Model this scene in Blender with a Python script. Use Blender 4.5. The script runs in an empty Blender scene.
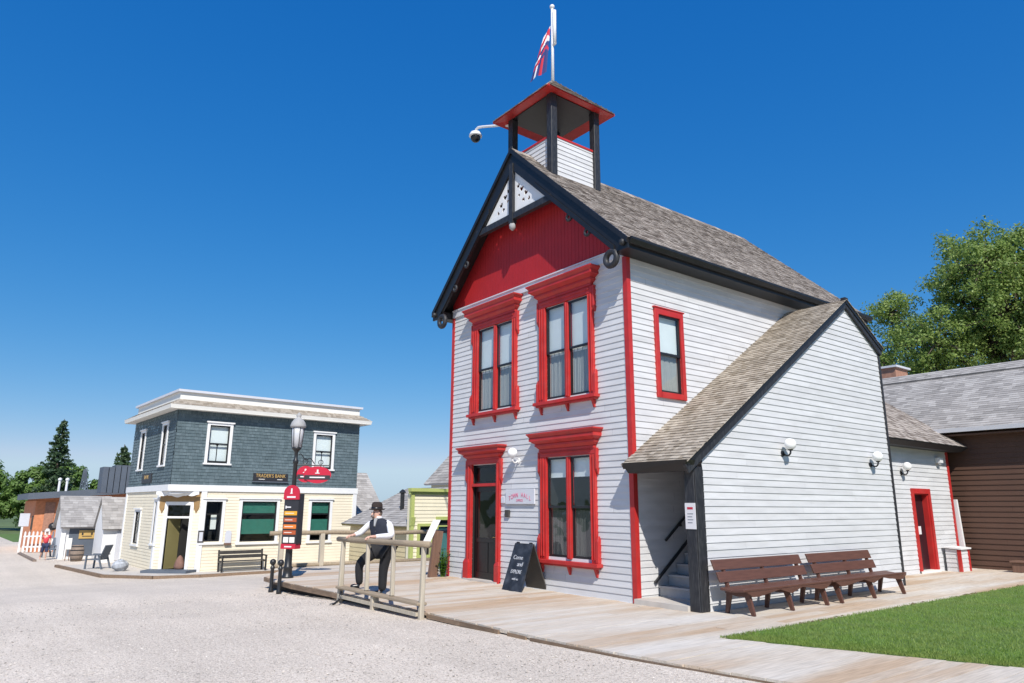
import bpy, bmesh, math, random
import numpy as np
from mathutils import Vector, Matrix, Euler

random.seed(7)
R = math.radians
scene = bpy.context.scene
col = scene.collection

# ------------------------------------------------------------------ camera
cam_data = bpy.data.cameras.new('camera')
cam = bpy.data.objects.new('camera', cam_data)
col.objects.link(cam)
cam_data.sensor_width = 36.0
cam_data.lens = 706.6 / 1024 * 36.0
cam_data.clip_end = 6000
cam_data.clip_start = 0.05
YAW, PITCH, ROLL = 0.91315, 0.22981, 0.00496
fw = Vector((-math.sin(YAW) * math.cos(PITCH), math.cos(YAW) * math.cos(PITCH), math.sin(PITCH)))
r0 = Vector((math.cos(YAW), math.sin(YAW), 0)); u0 = r0.cross(fw)
rr = r0 * math.cos(ROLL) + u0 * math.sin(ROLL); uu = -r0 * math.sin(ROLL) + u0 * math.cos(ROLL)
cam.matrix_world = Matrix(((rr.x, uu.x, -fw.x, 9.4525), (rr.y, uu.y, -fw.y, -10.2474), (rr.z, uu.z, -fw.z, 1.72), (0, 0, 0, 1)))
scene.camera = cam

# ------------------------------------------------------------------ sky, sun, exposure
SUN_TO = Vector((1.0, -0.52, 1.13)).normalized()          # direction towards the sun
sun_el = math.asin(SUN_TO.z)
sun_az = math.atan2(SUN_TO.x, SUN_TO.y)                   # clockwise from +Y
world = bpy.data.worlds.new('World'); scene.world = world
world.use_nodes = True
wn = world.node_tree.nodes; wl = world.node_tree.links
bg = wn['Background']
sky = wn.new('ShaderNodeTexSky'); sky.sky_type = 'NISHITA'; sky.sun_disc = False
sky.sun_elevation = sun_el; sky.sun_rotation = sun_az
sky.altitude = 1000; sky.air_density = 1.0; sky.dust_density = 0.3; sky.ozone_density = 3.0
bg.inputs['Strength'].default_value = 0.075
hs_ = wn.new('ShaderNodeHueSaturation'); hs_.inputs['Saturation'].default_value = 1.35
wl.new(sky.outputs[0], hs_.inputs['Color'])
sp_ = wn.new('ShaderNodeSeparateColor'); cb_ = wn.new('ShaderNodeCombineColor'); wl.new(hs_.outputs[0], sp_.inputs[0])
for ch_, (pw_, k_) in enumerate(((0.966, 1.136), (0.676, 1.758), (0.404, 3.72))):      # clear polarised summer sky
    a_ = wn.new('ShaderNodeMath'); a_.operation = 'POWER'; a_.inputs[1].default_value = pw_
    b_ = wn.new('ShaderNodeMath'); b_.operation = 'MULTIPLY'; b_.inputs[1].default_value = k_
    wl.new(sp_.outputs[ch_], a_.inputs[0]); wl.new(a_.outputs[0], b_.inputs[0])
    outs_ = b_.outputs[0]
    if ch_ == 0: red_ = outs_
    elif ch_ == 1: grn_ = outs_
    else: blu_ = outs_
def lim(a_, b_, f_):
    k_ = wn.new('ShaderNodeMath'); k_.operation = 'MULTIPLY'; k_.inputs[1].default_value = f_; wl.new(b_, k_.inputs[0])
    m_ = wn.new('ShaderNodeMath'); m_.operation = 'MINIMUM'; wl.new(a_, m_.inputs[0]); wl.new(k_.outputs[0], m_.inputs[1]); return m_.outputs[0]
grn_ = lim(grn_, blu_, 0.84); red_ = lim(red_, grn_, 0.76)
for i_, q_ in enumerate((red_, grn_, blu_)): wl.new(q_, cb_.inputs[i_])
wl.new(cb_.outputs[0], bg.inputs['Color'])
sd = bpy.data.lights.new('sun', 'SUN'); sd.energy = 4.3; sd.angle = R(0.53); sd.color = (1.0, 0.95, 0.88)
sun = bpy.data.objects.new('sun', sd); col.objects.link(sun)
sun.rotation_euler = (-SUN_TO).to_track_quat('-Z', 'Y').to_euler()
vs = scene.view_settings
vs.view_transform = 'Standard'; vs.look = 'None'; vs.exposure = 0.3; vs.gamma = 1.0; vs.use_curve_mapping = False

# ------------------------------------------------------------------ materials
def new_mat(name):
    m = bpy.data.materials.new(name); m.use_nodes = True
    return m, m.node_tree.nodes, m.node_tree.links, m.node_tree.nodes['Principled BSDF']

def mat(name, color, rough=0.6, noise=0.0, scale=8.0, bump=0.0, bscale=None, metal=0.0, stretch=None, spec=0.5, island=0.0, stain=None, stain_amt=0.0, stain_scale=1.5):
    """principled paint / wood / stone: colour varied by noise and per island, small bump"""
    m, N, L, P = new_mat(name)
    P.inputs['Roughness'].default_value = rough
    P.inputs['Metallic'].default_value = metal
    P.inputs['Specular IOR Level'].default_value = spec
    c = (*color, 1)
    tc = N.new('ShaderNodeTexCoord')
    vec = tc.outputs['Object']
    if stretch:
        mp = N.new('ShaderNodeMapping'); mp.inputs['Scale'].default_value = stretch
        L.new(vec, mp.inputs['Vector']); vec = mp.outputs[0]
    src = None
    if noise > 0:
        nt = N.new('ShaderNodeTexNoise'); nt.inputs['Scale'].default_value = scale; nt.inputs['Detail'].default_value = 6
        L.new(vec, nt.inputs['Vector'])
        mr = N.new('ShaderNodeMapRange'); mr.inputs['From Min'].default_value = 0.25; mr.inputs['From Max'].default_value = 0.75
        mr.inputs['To Min'].default_value = 1 - noise; mr.inputs['To Max'].default_value = 1 + noise
        L.new(nt.outputs['Fac'], mr.inputs['Value'])
        src = mr.outputs[0]
    if island > 0:
        ge = N.new('ShaderNodeNewGeometry')
        mi = N.new('ShaderNodeMapRange'); mi.inputs['To Min'].default_value = 1 - island; mi.inputs['To Max'].default_value = 1 + island
        L.new(ge.outputs['Random Per Island'], mi.inputs['Value'])
        if src:
            mm = N.new('ShaderNodeMath'); mm.operation = 'MULTIPLY'
            L.new(src, mm.inputs[0]); L.new(mi.outputs[0], mm.inputs[1]); src = mm.outputs[0]
        else: src = mi.outputs[0]
    colr = None
    if stain:
        sn = N.new('ShaderNodeTexNoise'); sn.inputs['Scale'].default_value = stain_scale; sn.inputs['Detail'].default_value = 5
        L.new(vec, sn.inputs['Vector'])
        sr = N.new('ShaderNodeMapRange'); sr.inputs['From Min'].default_value = 0.45; sr.inputs['From Max'].default_value = 0.7
        sr.inputs['To Max'].default_value = stain_amt
        L.new(sn.outputs['Fac'], sr.inputs['Value'])
        mx = N.new('ShaderNodeMix'); mx.data_type = 'RGBA'
        mx.inputs['A'].default_value = c; mx.inputs['B'].default_value = (*stain, 1)
        L.new(sr.outputs[0], mx.inputs['Factor']); colr = mx.outputs['Result']
    if src:
        vm = N.new('ShaderNodeVectorMath'); vm.operation = 'SCALE'
        if colr: L.new(colr, vm.inputs[0])
        else: vm.inputs[0].default_value = color
        L.new(src, vm.inputs['Scale']); L.new(vm.outputs[0], P.inputs['Base Color'])
    elif colr: L.new(colr, P.inputs['Base Color'])
    else: P.inputs['Base Color'].default_value = c
    if bump > 0:
        bt = N.new('ShaderNodeTexNoise'); bt.inputs['Scale'].default_value = bscale or scale * 4; bt.inputs['Detail'].default_value = 4
        L.new(vec, bt.inputs['Vector'])
        bp = N.new('ShaderNodeBump'); bp.inputs['Strength'].default_value = bump; bp.inputs['Distance'].default_value = 0.01
        L.new(bt.outputs['Fac'], bp.inputs['Height']); L.new(bp.outputs[0], P.inputs['Normal'])
    return m

def glass_mat(name, refl=0.14, tint=(0.9, 0.95, 0.95)):
    m = bpy.data.materials.new(name); m.use_nodes = True
    N = m.node_tree.nodes; L = m.node_tree.links
    N.remove(N['Principled BSDF'])
    out = N['Material Output']
    t = N.new('ShaderNodeBsdfTransparent'); t.inputs[0].default_value = (*tint, 1)
    g = N.new('ShaderNodeBsdfGlossy'); g.inputs['Roughness'].default_value = 0.03
    lf = N.new('ShaderNodeLayerWeight'); lw = N.new('ShaderNodeMath'); lw.operation = 'POWER'; lw.inputs[1].default_value = 4.0
    L.new(lf.outputs['Facing'], lw.inputs[0])
    mr = N.new('ShaderNodeMapRange'); mr.inputs['To Min'].default_value = refl
    L.new(lw.outputs[0], mr.inputs['Value'])
    nz = N.new('ShaderNodeTexNoise'); nz.inputs['Scale'].default_value = 1.3
    tc = N.new('ShaderNodeTexCoord'); L.new(tc.outputs['Object'], nz.inputs['Vector'])
    bp = N.new('ShaderNodeBump'); bp.inputs['Strength'].default_value = 0.06; bp.inputs['Distance'].default_value = 0.3
    L.new(nz.outputs['Fac'], bp.inputs['Height']); L.new(bp.outputs[0], g.inputs['Normal'])
    mx = N.new('ShaderNodeMixShader')
    L.new(mr.outputs[0], mx.inputs[0]); L.new(t.outputs[0], mx.inputs[1]); L.new(g.outputs[0], mx.inputs[2])
    L.new(mx.outputs[0], out.inputs['Surface'])
    return m

def shingle_mat(name, c0, c1, c2):
    m, N, L, P = new_mat(name)
    P.inputs['Roughness'].default_value = 0.9; P.inputs['Specular IOR Level'].default_value = 0.2
    ge = N.new('ShaderNodeNewGeometry')
    cr = N.new('ShaderNodeValToRGB')
    e = cr.color_ramp.elements
    e[0].color = (*c0, 1); e[1].color = (*c2, 1)
    k = e.new(0.5); k.color = (*c1, 1)
    L.new(ge.outputs['Random Per Island'], cr.inputs[0])
    tc = N.new('ShaderNodeTexCoord'); nt = N.new('ShaderNodeTexNoise'); nt.inputs['Scale'].default_value = 1.6; nt.inputs['Detail'].default_value = 9; nt.inputs['Roughness'].default_value = 0.7
    L.new(tc.outputs['Object'], nt.inputs['Vector'])
    mr = N.new('ShaderNodeMapRange'); mr.inputs['From Min'].default_value = 0.3; mr.inputs['From Max'].default_value = 0.7
    mr.inputs['To Min'].default_value = 0.84; mr.inputs['To Max'].default_value = 1.12
    L.new(nt.outputs['Fac'], mr.inputs['Value'])
    vm = N.new('ShaderNodeVectorMath'); vm.operation = 'SCALE'
    L.new(cr.outputs[0], vm.inputs[0]); L.new(mr.outputs[0], vm.inputs['Scale']); L.new(vm.outputs[0], P.inputs['Base Color'])
    b = N.new('ShaderNodeTexNoise'); b.inputs['Scale'].default_value = 40
    L.new(tc.outputs['Object'], b.inputs['Vector'])
    bp = N.new('ShaderNodeBump'); bp.inputs['Strength'].default_value = 0.5; bp.inputs['Distance'].default_value = 0.01
    L.new(b.outputs['Fac'], bp.inputs['Height']); L.new(bp.outputs[0], P.inputs['Normal'])
    return m

def gravel_mat():
    m, N, L, P = new_mat('gravel')
    P.inputs['Roughness'].default_value = 0.95; P.inputs['Specular IOR Level'].default_value = 0.15
    tc = N.new('ShaderNodeTexCoord')
    vo = N.new('ShaderNodeTexVoronoi'); vo.inputs['Scale'].default_value = 62
    L.new(tc.outputs['Object'], vo.inputs['Vector'])
    v2 = N.new('ShaderNodeTexVoronoi'); v2.inputs['Scale'].default_value = 27
    L.new(tc.outputs['Object'], v2.inputs['Vector'])
    sep = N.new('ShaderNodeSeparateColor'); L.new(vo.outputs['Color'], sep.inputs[0])
    cr = N.new('ShaderNodeValToRGB'); e = cr.color_ramp.elements
    e[0].position = 0.0; e[0].color = (0.42, 0.36, 0.295, 1); e[1].position = 1.0; e[1].color = (0.80, 0.71, 0.60, 1)
    k = e.new(0.3); k.color = (0.63, 0.55, 0.46, 1)
    k = e.new(0.7); k.color = (0.69, 0.605, 0.51, 1)
    L.new(sep.outputs[0], cr.inputs[0])
    n = N.new('ShaderNodeTexNoise'); n.inputs['Scale'].default_value = 0.35; n.inputs['Detail'].default_value = 7; n.inputs['Roughness'].default_value = 0.65
    L.new(tc.outputs['Object'], n.inputs['Vector'])
    mr = N.new('ShaderNodeMapRange'); mr.inputs['From Min'].default_value = 0.3; mr.inputs['From Max'].default_value = 0.7
    mr.inputs['To Min'].default_value = 0.91; mr.inputs['To Max'].default_value = 1.07
    L.new(n.outputs['Fac'], mr.inputs['Value'])
    dk = N.new('ShaderNodeTexNoise'); dk.inputs['Scale'].default_value = 9.0; dk.inputs['Detail'].default_value = 2
    L.new(tc.outputs['Object'], dk.inputs['Vector'])
    dm = N.new('ShaderNodeMapRange'); dm.inputs['From Min'].default_value = 0.66; dm.inputs['From Max'].default_value = 0.74; dm.inputs['To Min'].default_value = 1.0; dm.inputs['To Max'].default_value = 0.75
    L.new(dk.outputs['Fac'], dm.inputs['Value'])
    mp = N.new('ShaderNodeMapping'); mp.inputs['Rotation'].default_value = (0, 0, 0.35); mp.inputs['Scale'].default_value = (0.06, 1.0, 1)
    L.new(tc.outputs['Object'], mp.inputs['Vector'])
    tk = N.new('ShaderNodeTexNoise'); tk.inputs['Scale'].default_value = 1.0; tk.inputs['Detail'].default_value = 3; L.new(mp.outputs[0], tk.inputs['Vector'])
    tm = N.new('ShaderNodeMapRange'); tm.inputs['From Min'].default_value = 0.35; tm.inputs['From Max'].default_value = 0.65; tm.inputs['To Min'].default_value = 0.95; tm.inputs['To Max'].default_value = 1.05
    L.new(tk.outputs['Fac'], tm.inputs['Value'])
    m1 = N.new('ShaderNodeMath'); m1.operation = 'MULTIPLY'; L.new(mr.outputs[0], m1.inputs[0]); L.new(dm.outputs[0], m1.inputs[1])
    m2 = N.new('ShaderNodeMath'); m2.operation = 'MULTIPLY'; L.new(m1.outputs[0], m2.inputs[0]); L.new(tm.outputs[0], m2.inputs[1])
    vm = N.new('ShaderNodeVectorMath'); vm.operation = 'SCALE'
    L.new(cr.outputs[0], vm.inputs[0]); L.new(m2.outputs[0], vm.inputs['Scale']); L.new(vm.outputs[0], P.inputs['Base Color'])
    ad = N.new('ShaderNodeMath'); ad.operation = 'ADD'
    L.new(vo.outputs['Distance'], ad.inputs[0]); L.new(v2.outputs['Distance'], ad.inputs[1])
    iv = N.new('ShaderNodeMath'); iv.operation = 'MULTIPLY'; iv.inputs[1].default_value = -1
    L.new(ad.outputs[0], iv.inputs[0])
    bp = N.new('ShaderNodeBump'); bp.inputs['Strength'].default_value = 0.7; bp.inputs['Distance'].default_value = 0.012
    L.new(iv.outputs[0], bp.inputs['Height']); L.new(bp.outputs[0], P.inputs['Normal'])
    return m

def leaf_mat(name, ca, cb, trans=0.3, patch=0.0):
    m, N, L, P = new_mat(name)
    P.inputs['Roughness'].default_value = 0.5; P.inputs['Specular IOR Level'].default_value = 0.35
    ge = N.new('ShaderNodeNewGeometry'); cr = N.new('ShaderNodeValToRGB'); e = cr.color_ramp.elements
    e[0].color = (*ca, 1); e[1].color = (*cb, 1)
    L.new(ge.outputs['Random Per Island'], cr.inputs[0]); src = cr.outputs[0]
    if patch:
        tc = N.new('ShaderNodeTexCoord'); nt = N.new('ShaderNodeTexNoise'); nt.inputs['Scale'].default_value = 1.1; nt.inputs['Detail'].default_value = 5
        L.new(tc.outputs['Object'], nt.inputs['Vector']); mr = N.new('ShaderNodeMapRange'); mr.inputs['From Min'].default_value = 0.35; mr.inputs['From Max'].default_value = 0.68
        mr.inputs['To Max'].default_value = patch
        L.new(nt.outputs['Fac'], mr.inputs['Value']); mx_ = N.new('ShaderNodeMix'); mx_.data_type = 'RGBA'; mx_.inputs['B'].default_value = (0.30, 0.33, 0.10, 1)
        L.new(mr.outputs[0], mx_.inputs['Factor']); L.new(src, mx_.inputs['A']); src = mx_.outputs['Result']
    L.new(src, P.inputs['Base Color'])
    tr = N.new('ShaderNodeBsdfTranslucent'); L.new(src, tr.inputs[0])
    mx = N.new('ShaderNodeMixShader'); mx.inputs[0].default_value = trans
    L.new(P.outputs[0], mx.inputs[1]); L.new(tr.outputs[0], mx.inputs[2])
    L.new(mx.outputs[0], N['Material Output'].inputs['Surface'])
    return m

def plank_mat(name, ca, cb, cc, axis='Y'):
    m, N, L, P = new_mat(name)
    P.inputs['Roughness'].default_value = 0.85; P.inputs['Specular IOR Level'].default_value = 0.2
    tc = N.new('ShaderNodeTexCoord')
    mp = N.new('ShaderNodeMapping'); mp.inputs['Scale'].default_value = (14, 0.8, 14)
    L.new(tc.outputs['Object'], mp.inputs['Vector'])
    n = N.new('ShaderNodeTexNoise'); n.inputs['Scale'].default_value = 3; n.inputs['Detail'].default_value = 8
    L.new(mp.outputs[0], n.inputs['Vector'])
    mp2 = N.new('ShaderNodeMapping'); mp2.inputs['Scale'].default_value = (1.0, 0.22, 1)
    L.new(tc.outputs['Object'], mp2.inputs['Vector'])
    n2 = N.new('ShaderNodeTexNoise'); n2.inputs['Scale'].default_value = 0.9; n2.inputs['Detail'].default_value = 4
    L.new(mp2.outputs[0], n2.inputs['Vector'])
    ge = N.new('ShaderNodeNewGeometry')
    ad = N.new('ShaderNodeMath'); ad.operation = 'ADD'
    L.new(n2.outputs['Fac'], ad.inputs[0])
    ms = N.new('ShaderNodeMapRange'); ms.inputs['To Min'].default_value = -0.09; ms.inputs['To Max'].default_value = 0.09
    L.new(ge.outputs['Random Per Island'], ms.inputs['Value']); L.new(ms.outputs[0], ad.inputs[1])
    cr = N.new('ShaderNodeValToRGB'); e = cr.color_ramp.elements
    e[0].position = 0.35; e[0].color = (*ca, 1); e[1].position = 0.72; e[1].color = (*cc, 1)
    k = e.new(0.52); k.color = (*cb, 1)
    L.new(ad.outputs[0], cr.inputs[0])
    mr = N.new('ShaderNodeMapRange'); mr.inputs['From Min'].default_value = 0.3; mr.inputs['From Max'].default_value = 0.7
    mr.inputs['To Min'].default_value = 0.8; mr.inputs['To Max'].default_value = 1.12
    L.new(n.outputs['Fac'], mr.inputs['Value'])
    vm = N.new('ShaderNodeVectorMath'); vm.operation = 'SCALE'
    L.new(cr.outputs[0], vm.inputs[0]); L.new(mr.outputs[0], vm.inputs['Scale']); L.new(vm.outputs[0], P.inputs['Base Color'])
    bp = N.new('ShaderNodeBump'); bp.inputs['Strength'].default_value = 0.3; bp.inputs['Distance'].default_value = 0.006
    L.new(n.outputs['Fac'], bp.inputs['Height']); L.new(bp.outputs[0], P.inputs['Normal'])
    return m

M = dict(
    clap=mat('white_clapboard_paint', (0.605, 0.605, 0.61), 0.6, noise=0.07, scale=1.6, stretch=(1, 1, 5), island=0.05, stain=(0.42, 0.415, 0.40), stain_amt=0.25, stain_scale=1.7, bump=0.12, bscale=60),
    white=mat('white_paint', (0.78, 0.78, 0.77), 0.5, noise=0.04, scale=3),
    greyboard=mat('pale_grey_paint', (0.6, 0.61, 0.65), 0.55, noise=0.05, scale=3),
    red=mat('red_paint', (0.46, 0.022, 0.020), 0.5, noise=0.16, scale=3.5, bump=0.12, bscale=45, stain=(0.42, 0.045, 0.038), stain_amt=0.6, stain_scale=4),
    darkred=mat('gable_red_paint', (0.38, 0.012, 0.015), 0.6, noise=0.1, scale=2.5),
    black=mat('black_trim_paint', (0.011, 0.011, 0.012), 0.45, noise=0.25, scale=4, bump=0.08, bscale=25),
    charcoal=mat('worn_charcoal_paint', (0.016, 0.017, 0.021), 0.55, noise=0.3, scale=5, stain=(0.11, 0.11, 0.11), stain_amt=0.3, stain_scale=7, stretch=(6, 6, 1)),
    door=mat('black_door_paint', (0.007, 0.007, 0.008), 0.3, noise=0.1, scale=4),
    roof=shingle_mat('cedar_shingle', (0.16, 0.13, 0.11), (0.32, 0.28, 0.245), (0.44, 0.39, 0.345)),
    roof2=shingle_mat('tan_cedar_shingle', (0.28, 0.235, 0.18), (0.37, 0.32, 0.26), (0.47, 0.415, 0.34)),
    roof3=shingle_mat('grey_asphalt_shingle', (0.28, 0.265, 0.25), (0.36, 0.34, 0.32), (0.44, 0.42, 0.395)),
    slate=shingle_mat('teal_painted_shingle', (0.098, 0.136, 0.150), (0.114, 0.155, 0.171), (0.134, 0.178, 0.195)),
    glass=glass_mat('window_glass', 0.10), glassdark=glass_mat('dim_window_glass', 0.045),
    blind=mat('white_blind', (0.80, 0.82, 0.82), 0.8, noise=0.03, scale=4),
    curtain=mat('grey_net_curtain', (0.34, 0.34, 0.33), 0.9, noise=0.12, scale=14, stretch=(6, 6, 0.6)),
    netdark=mat('dark_net_curtain', (0.085, 0.085, 0.085), 0.9, noise=0.15, scale=14, stretch=(6, 6, 0.6)),
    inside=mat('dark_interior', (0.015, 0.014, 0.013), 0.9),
    sash=mat('dark_sash_paint', (0.014, 0.015, 0.017), 0.4),
    whitemetal=mat('white_metal', (0.75, 0.75, 0.75), 0.35),
    globe=mat('opal_globe_glass', (0.86, 0.86, 0.85), 0.15),
    blackmetal=mat('black_iron', (0.018, 0.019, 0.021), 0.4, noise=0.15, scale=10),
    brass=mat('brass', (0.6, 0.38, 0.14), 0.3, metal=1.0),
    benchwood=mat('red_brown_stained_wood', (0.105, 0.046, 0.032), 0.5, noise=0.2, scale=3, stretch=(12, 1, 12), bump=0.1, bscale=20, island=0.12),
    log=mat('weathered_log', (0.31, 0.245, 0.17), 0.85, noise=0.22, scale=3, stretch=(1, 6, 6), bump=0.3, bscale=14),
    post=mat('pale_wood_post', (0.46, 0.405, 0.315), 0.8, noise=0.18, scale=3, stretch=(8, 8, 0.8), bump=0.2, bscale=16),
    brownpost=mat('brown_wood_panel', (0.17, 0.095, 0.065), 0.7, noise=0.2, scale=3, stretch=(8, 8, 0.8)),
    plank=plank_mat('boardwalk_plank', (0.50, 0.37, 0.255), (0.58, 0.505, 0.415), (0.64, 0.595, 0.53)),
    joist=mat('dark_joist', (0.03, 0.024, 0.018), 0.9, noise=0.3, scale=6),
    curb=mat('weathered_edge_board', (0.19, 0.13, 0.085), 0.85, noise=0.3, scale=4, stretch=(1, 6, 6), bump=0.3, bscale=14, island=0.25),
    step=mat('grey_step', (0.36, 0.36, 0.36), 0.8, noise=0.12, scale=5),
    concrete=mat('concrete', (0.52, 0.48, 0.43), 0.9, noise=0.12, scale=3),
    cream=mat('cream_clapboard_paint', (0.79, 0.71, 0.545), 0.6, noise=0.05, scale=2),
    creamwhite=mat('cream_white_trim', (0.80, 0.78, 0.72), 0.55, noise=0.04, scale=2),
    ochre=mat('ochre_panel', (0.30, 0.185, 0.075), 0.6, noise=0.1, scale=4),
    green=mat('green_blind', (0.03, 0.16, 0.115), 0.8, noise=0.1, scale=6),
    sign=mat('black_sign_board', (0.025, 0.025, 0.03), 0.5, noise=0.1, scale=8),
    gold=mat('gold_lettering', (0.55, 0.36, 0.12), 0.45),
    pink=mat('rose_lettering', (0.62, 0.14, 0.24), 0.6),
    chalk=mat('chalk', (0.42, 0.44, 0.48), 0.9, noise=0.35, scale=30),
    slateboard=mat('chalkboard', (0.016, 0.02, 0.028), 0.6, noise=0.5, scale=7, stain=(0.08, 0.09, 0.11), stain_amt=0.4, stain_scale=6),
    boardback=mat('dark_board_back', (0.05, 0.045, 0.04), 0.7, noise=0.2, scale=5),
    signred=mat('sign_red_enamel', (0.50, 0.018, 0.045), 0.3),
    orange=mat('orange_sign_strip', (0.72, 0.20, 0.03), 0.4), amber=mat('amber_sign_strip', (0.75, 0.36, 0.03), 0.4), rust=mat('rust_sign_strip', (0.42, 0.09, 0.03), 0.4),
    brownclap=mat('brown_siding_paint', (0.095, 0.049, 0.032), 0.6, noise=0.08, scale=2),
    brick=mat('orange_brick', (0.58, 0.23, 0.11), 0.85, noise=0.2, scale=6),
    brickdark=mat('brown_brick', (0.36, 0.19, 0.13), 0.85, noise=0.25, scale=9),
    lime=mat('lime_trim_paint', (0.42, 0.47, 0.15), 0.5, noise=0.06, scale=3),
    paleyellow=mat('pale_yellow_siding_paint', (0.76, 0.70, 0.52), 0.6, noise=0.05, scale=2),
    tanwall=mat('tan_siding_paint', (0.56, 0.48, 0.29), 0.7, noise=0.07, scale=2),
    olive=mat('olive_wall_paint', (0.22, 0.19, 0.075), 0.7, noise=0.1, scale=2),
    tealdoor=mat('teal_door_paint', (0.06, 0.17, 0.17), 0.4),
    bluegrey=mat('blue_grey_wall', (0.10, 0.12, 0.15), 0.7, noise=0.1, scale=2),
    bark=mat('bark', (0.12, 0.09, 0.07), 0.95, noise=0.3, scale=5, bump=0.5, bscale=18, stretch=(3, 3, 0.7)),
    leafA=leaf_mat('cottonwood_leaf', (0.12, 0.21, 0.035), (0.36, 0.46, 0.13), 0.45),
    leafB=leaf_mat('dark_broad_leaf', (0.09, 0.17, 0.04), (0.20, 0.31, 0.08), 0.4),
    leafC=leaf_mat('spruce_needle', (0.035, 0.07, 0.032), (0.08, 0.13, 0.06), 0.15),
    weed=leaf_mat('fresh_green_leaf', (0.07, 0.17, 0.02), (0.16, 0.30, 0.05), 0.35),
    grass=leaf_mat('grass_blade', (0.12, 0.24, 0.028), (0.28, 0.40, 0.08), 0.35, 0.55),
    turf=mat('turf', (0.10, 0.17, 0.035), 0.95, noise=0.35, scale=3, bump=0.4, bscale=40),
    field=mat('field_grass', (0.10, 0.14, 0.045), 0.95, noise=0.3, scale=0.15),
    skin=mat('skin', (0.60, 0.36, 0.27), 0.5, noise=0.05, scale=20),
    shirt=mat('white_shirt_cotton', (0.76, 0.76, 0.78), 0.85, noise=0.04, scale=12, bump=0.25, bscale=18),
    vest=mat('navy_waistcoat_wool', (0.018, 0.022, 0.036), 0.85, noise=0.2, scale=20, bump=0.2, bscale=30),
    trousers=mat('black_trouser_wool', (0.013, 0.013, 0.015), 0.85, noise=0.2, scale=20, bump=0.3, bscale=14),
    hat=mat('dark_brown_felt', (0.03, 0.02, 0.017), 0.9, noise=0.2, scale=25),
    hair=mat('grey_brown_hair', (0.18, 0.13, 0.10), 0.8, noise=0.2, scale=40),
    leather=mat('black_leather', (0.012, 0.012, 0.013), 0.3),
    redcloth=mat('red_cotton', (0.58, 0.05, 0.07), 0.85), navycloth=mat('navy_cotton', (0.03, 0.04, 0.09), 0.85),
    flagred=mat('flag_red', (0.50, 0.02, 0.045), 0.8), flagblue=mat('flag_blue', (0.02, 0.035, 0.16), 0.8), flagwhite=mat('flag_white', (0.78, 0.77, 0.78), 0.8),
    sack=mat('brown_sacking', (0.22, 0.12, 0.09), 0.9, noise=0.2, scale=10),
    barrel=mat('barrel_oak', (0.22, 0.17, 0.135), 0.8, noise=0.25, scale=4, stretch=(8, 8, 0.6)),
    stone=mat('pale_boulder', (0.36, 0.38, 0.41), 0.95, spec=0.1, noise=0.5, scale=4, bump=0.5, bscale=12),
    purple=mat('dark_plum_door', (0.018, 0.009, 0.013), 0.35),
    lens=mat('lamp_glass', (0.55, 0.56, 0.58), 0.12), paper=mat('paper_notice', (0.72, 0.70, 0.70), 0.6),
    gravel=gravel_mat(),
)

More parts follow.
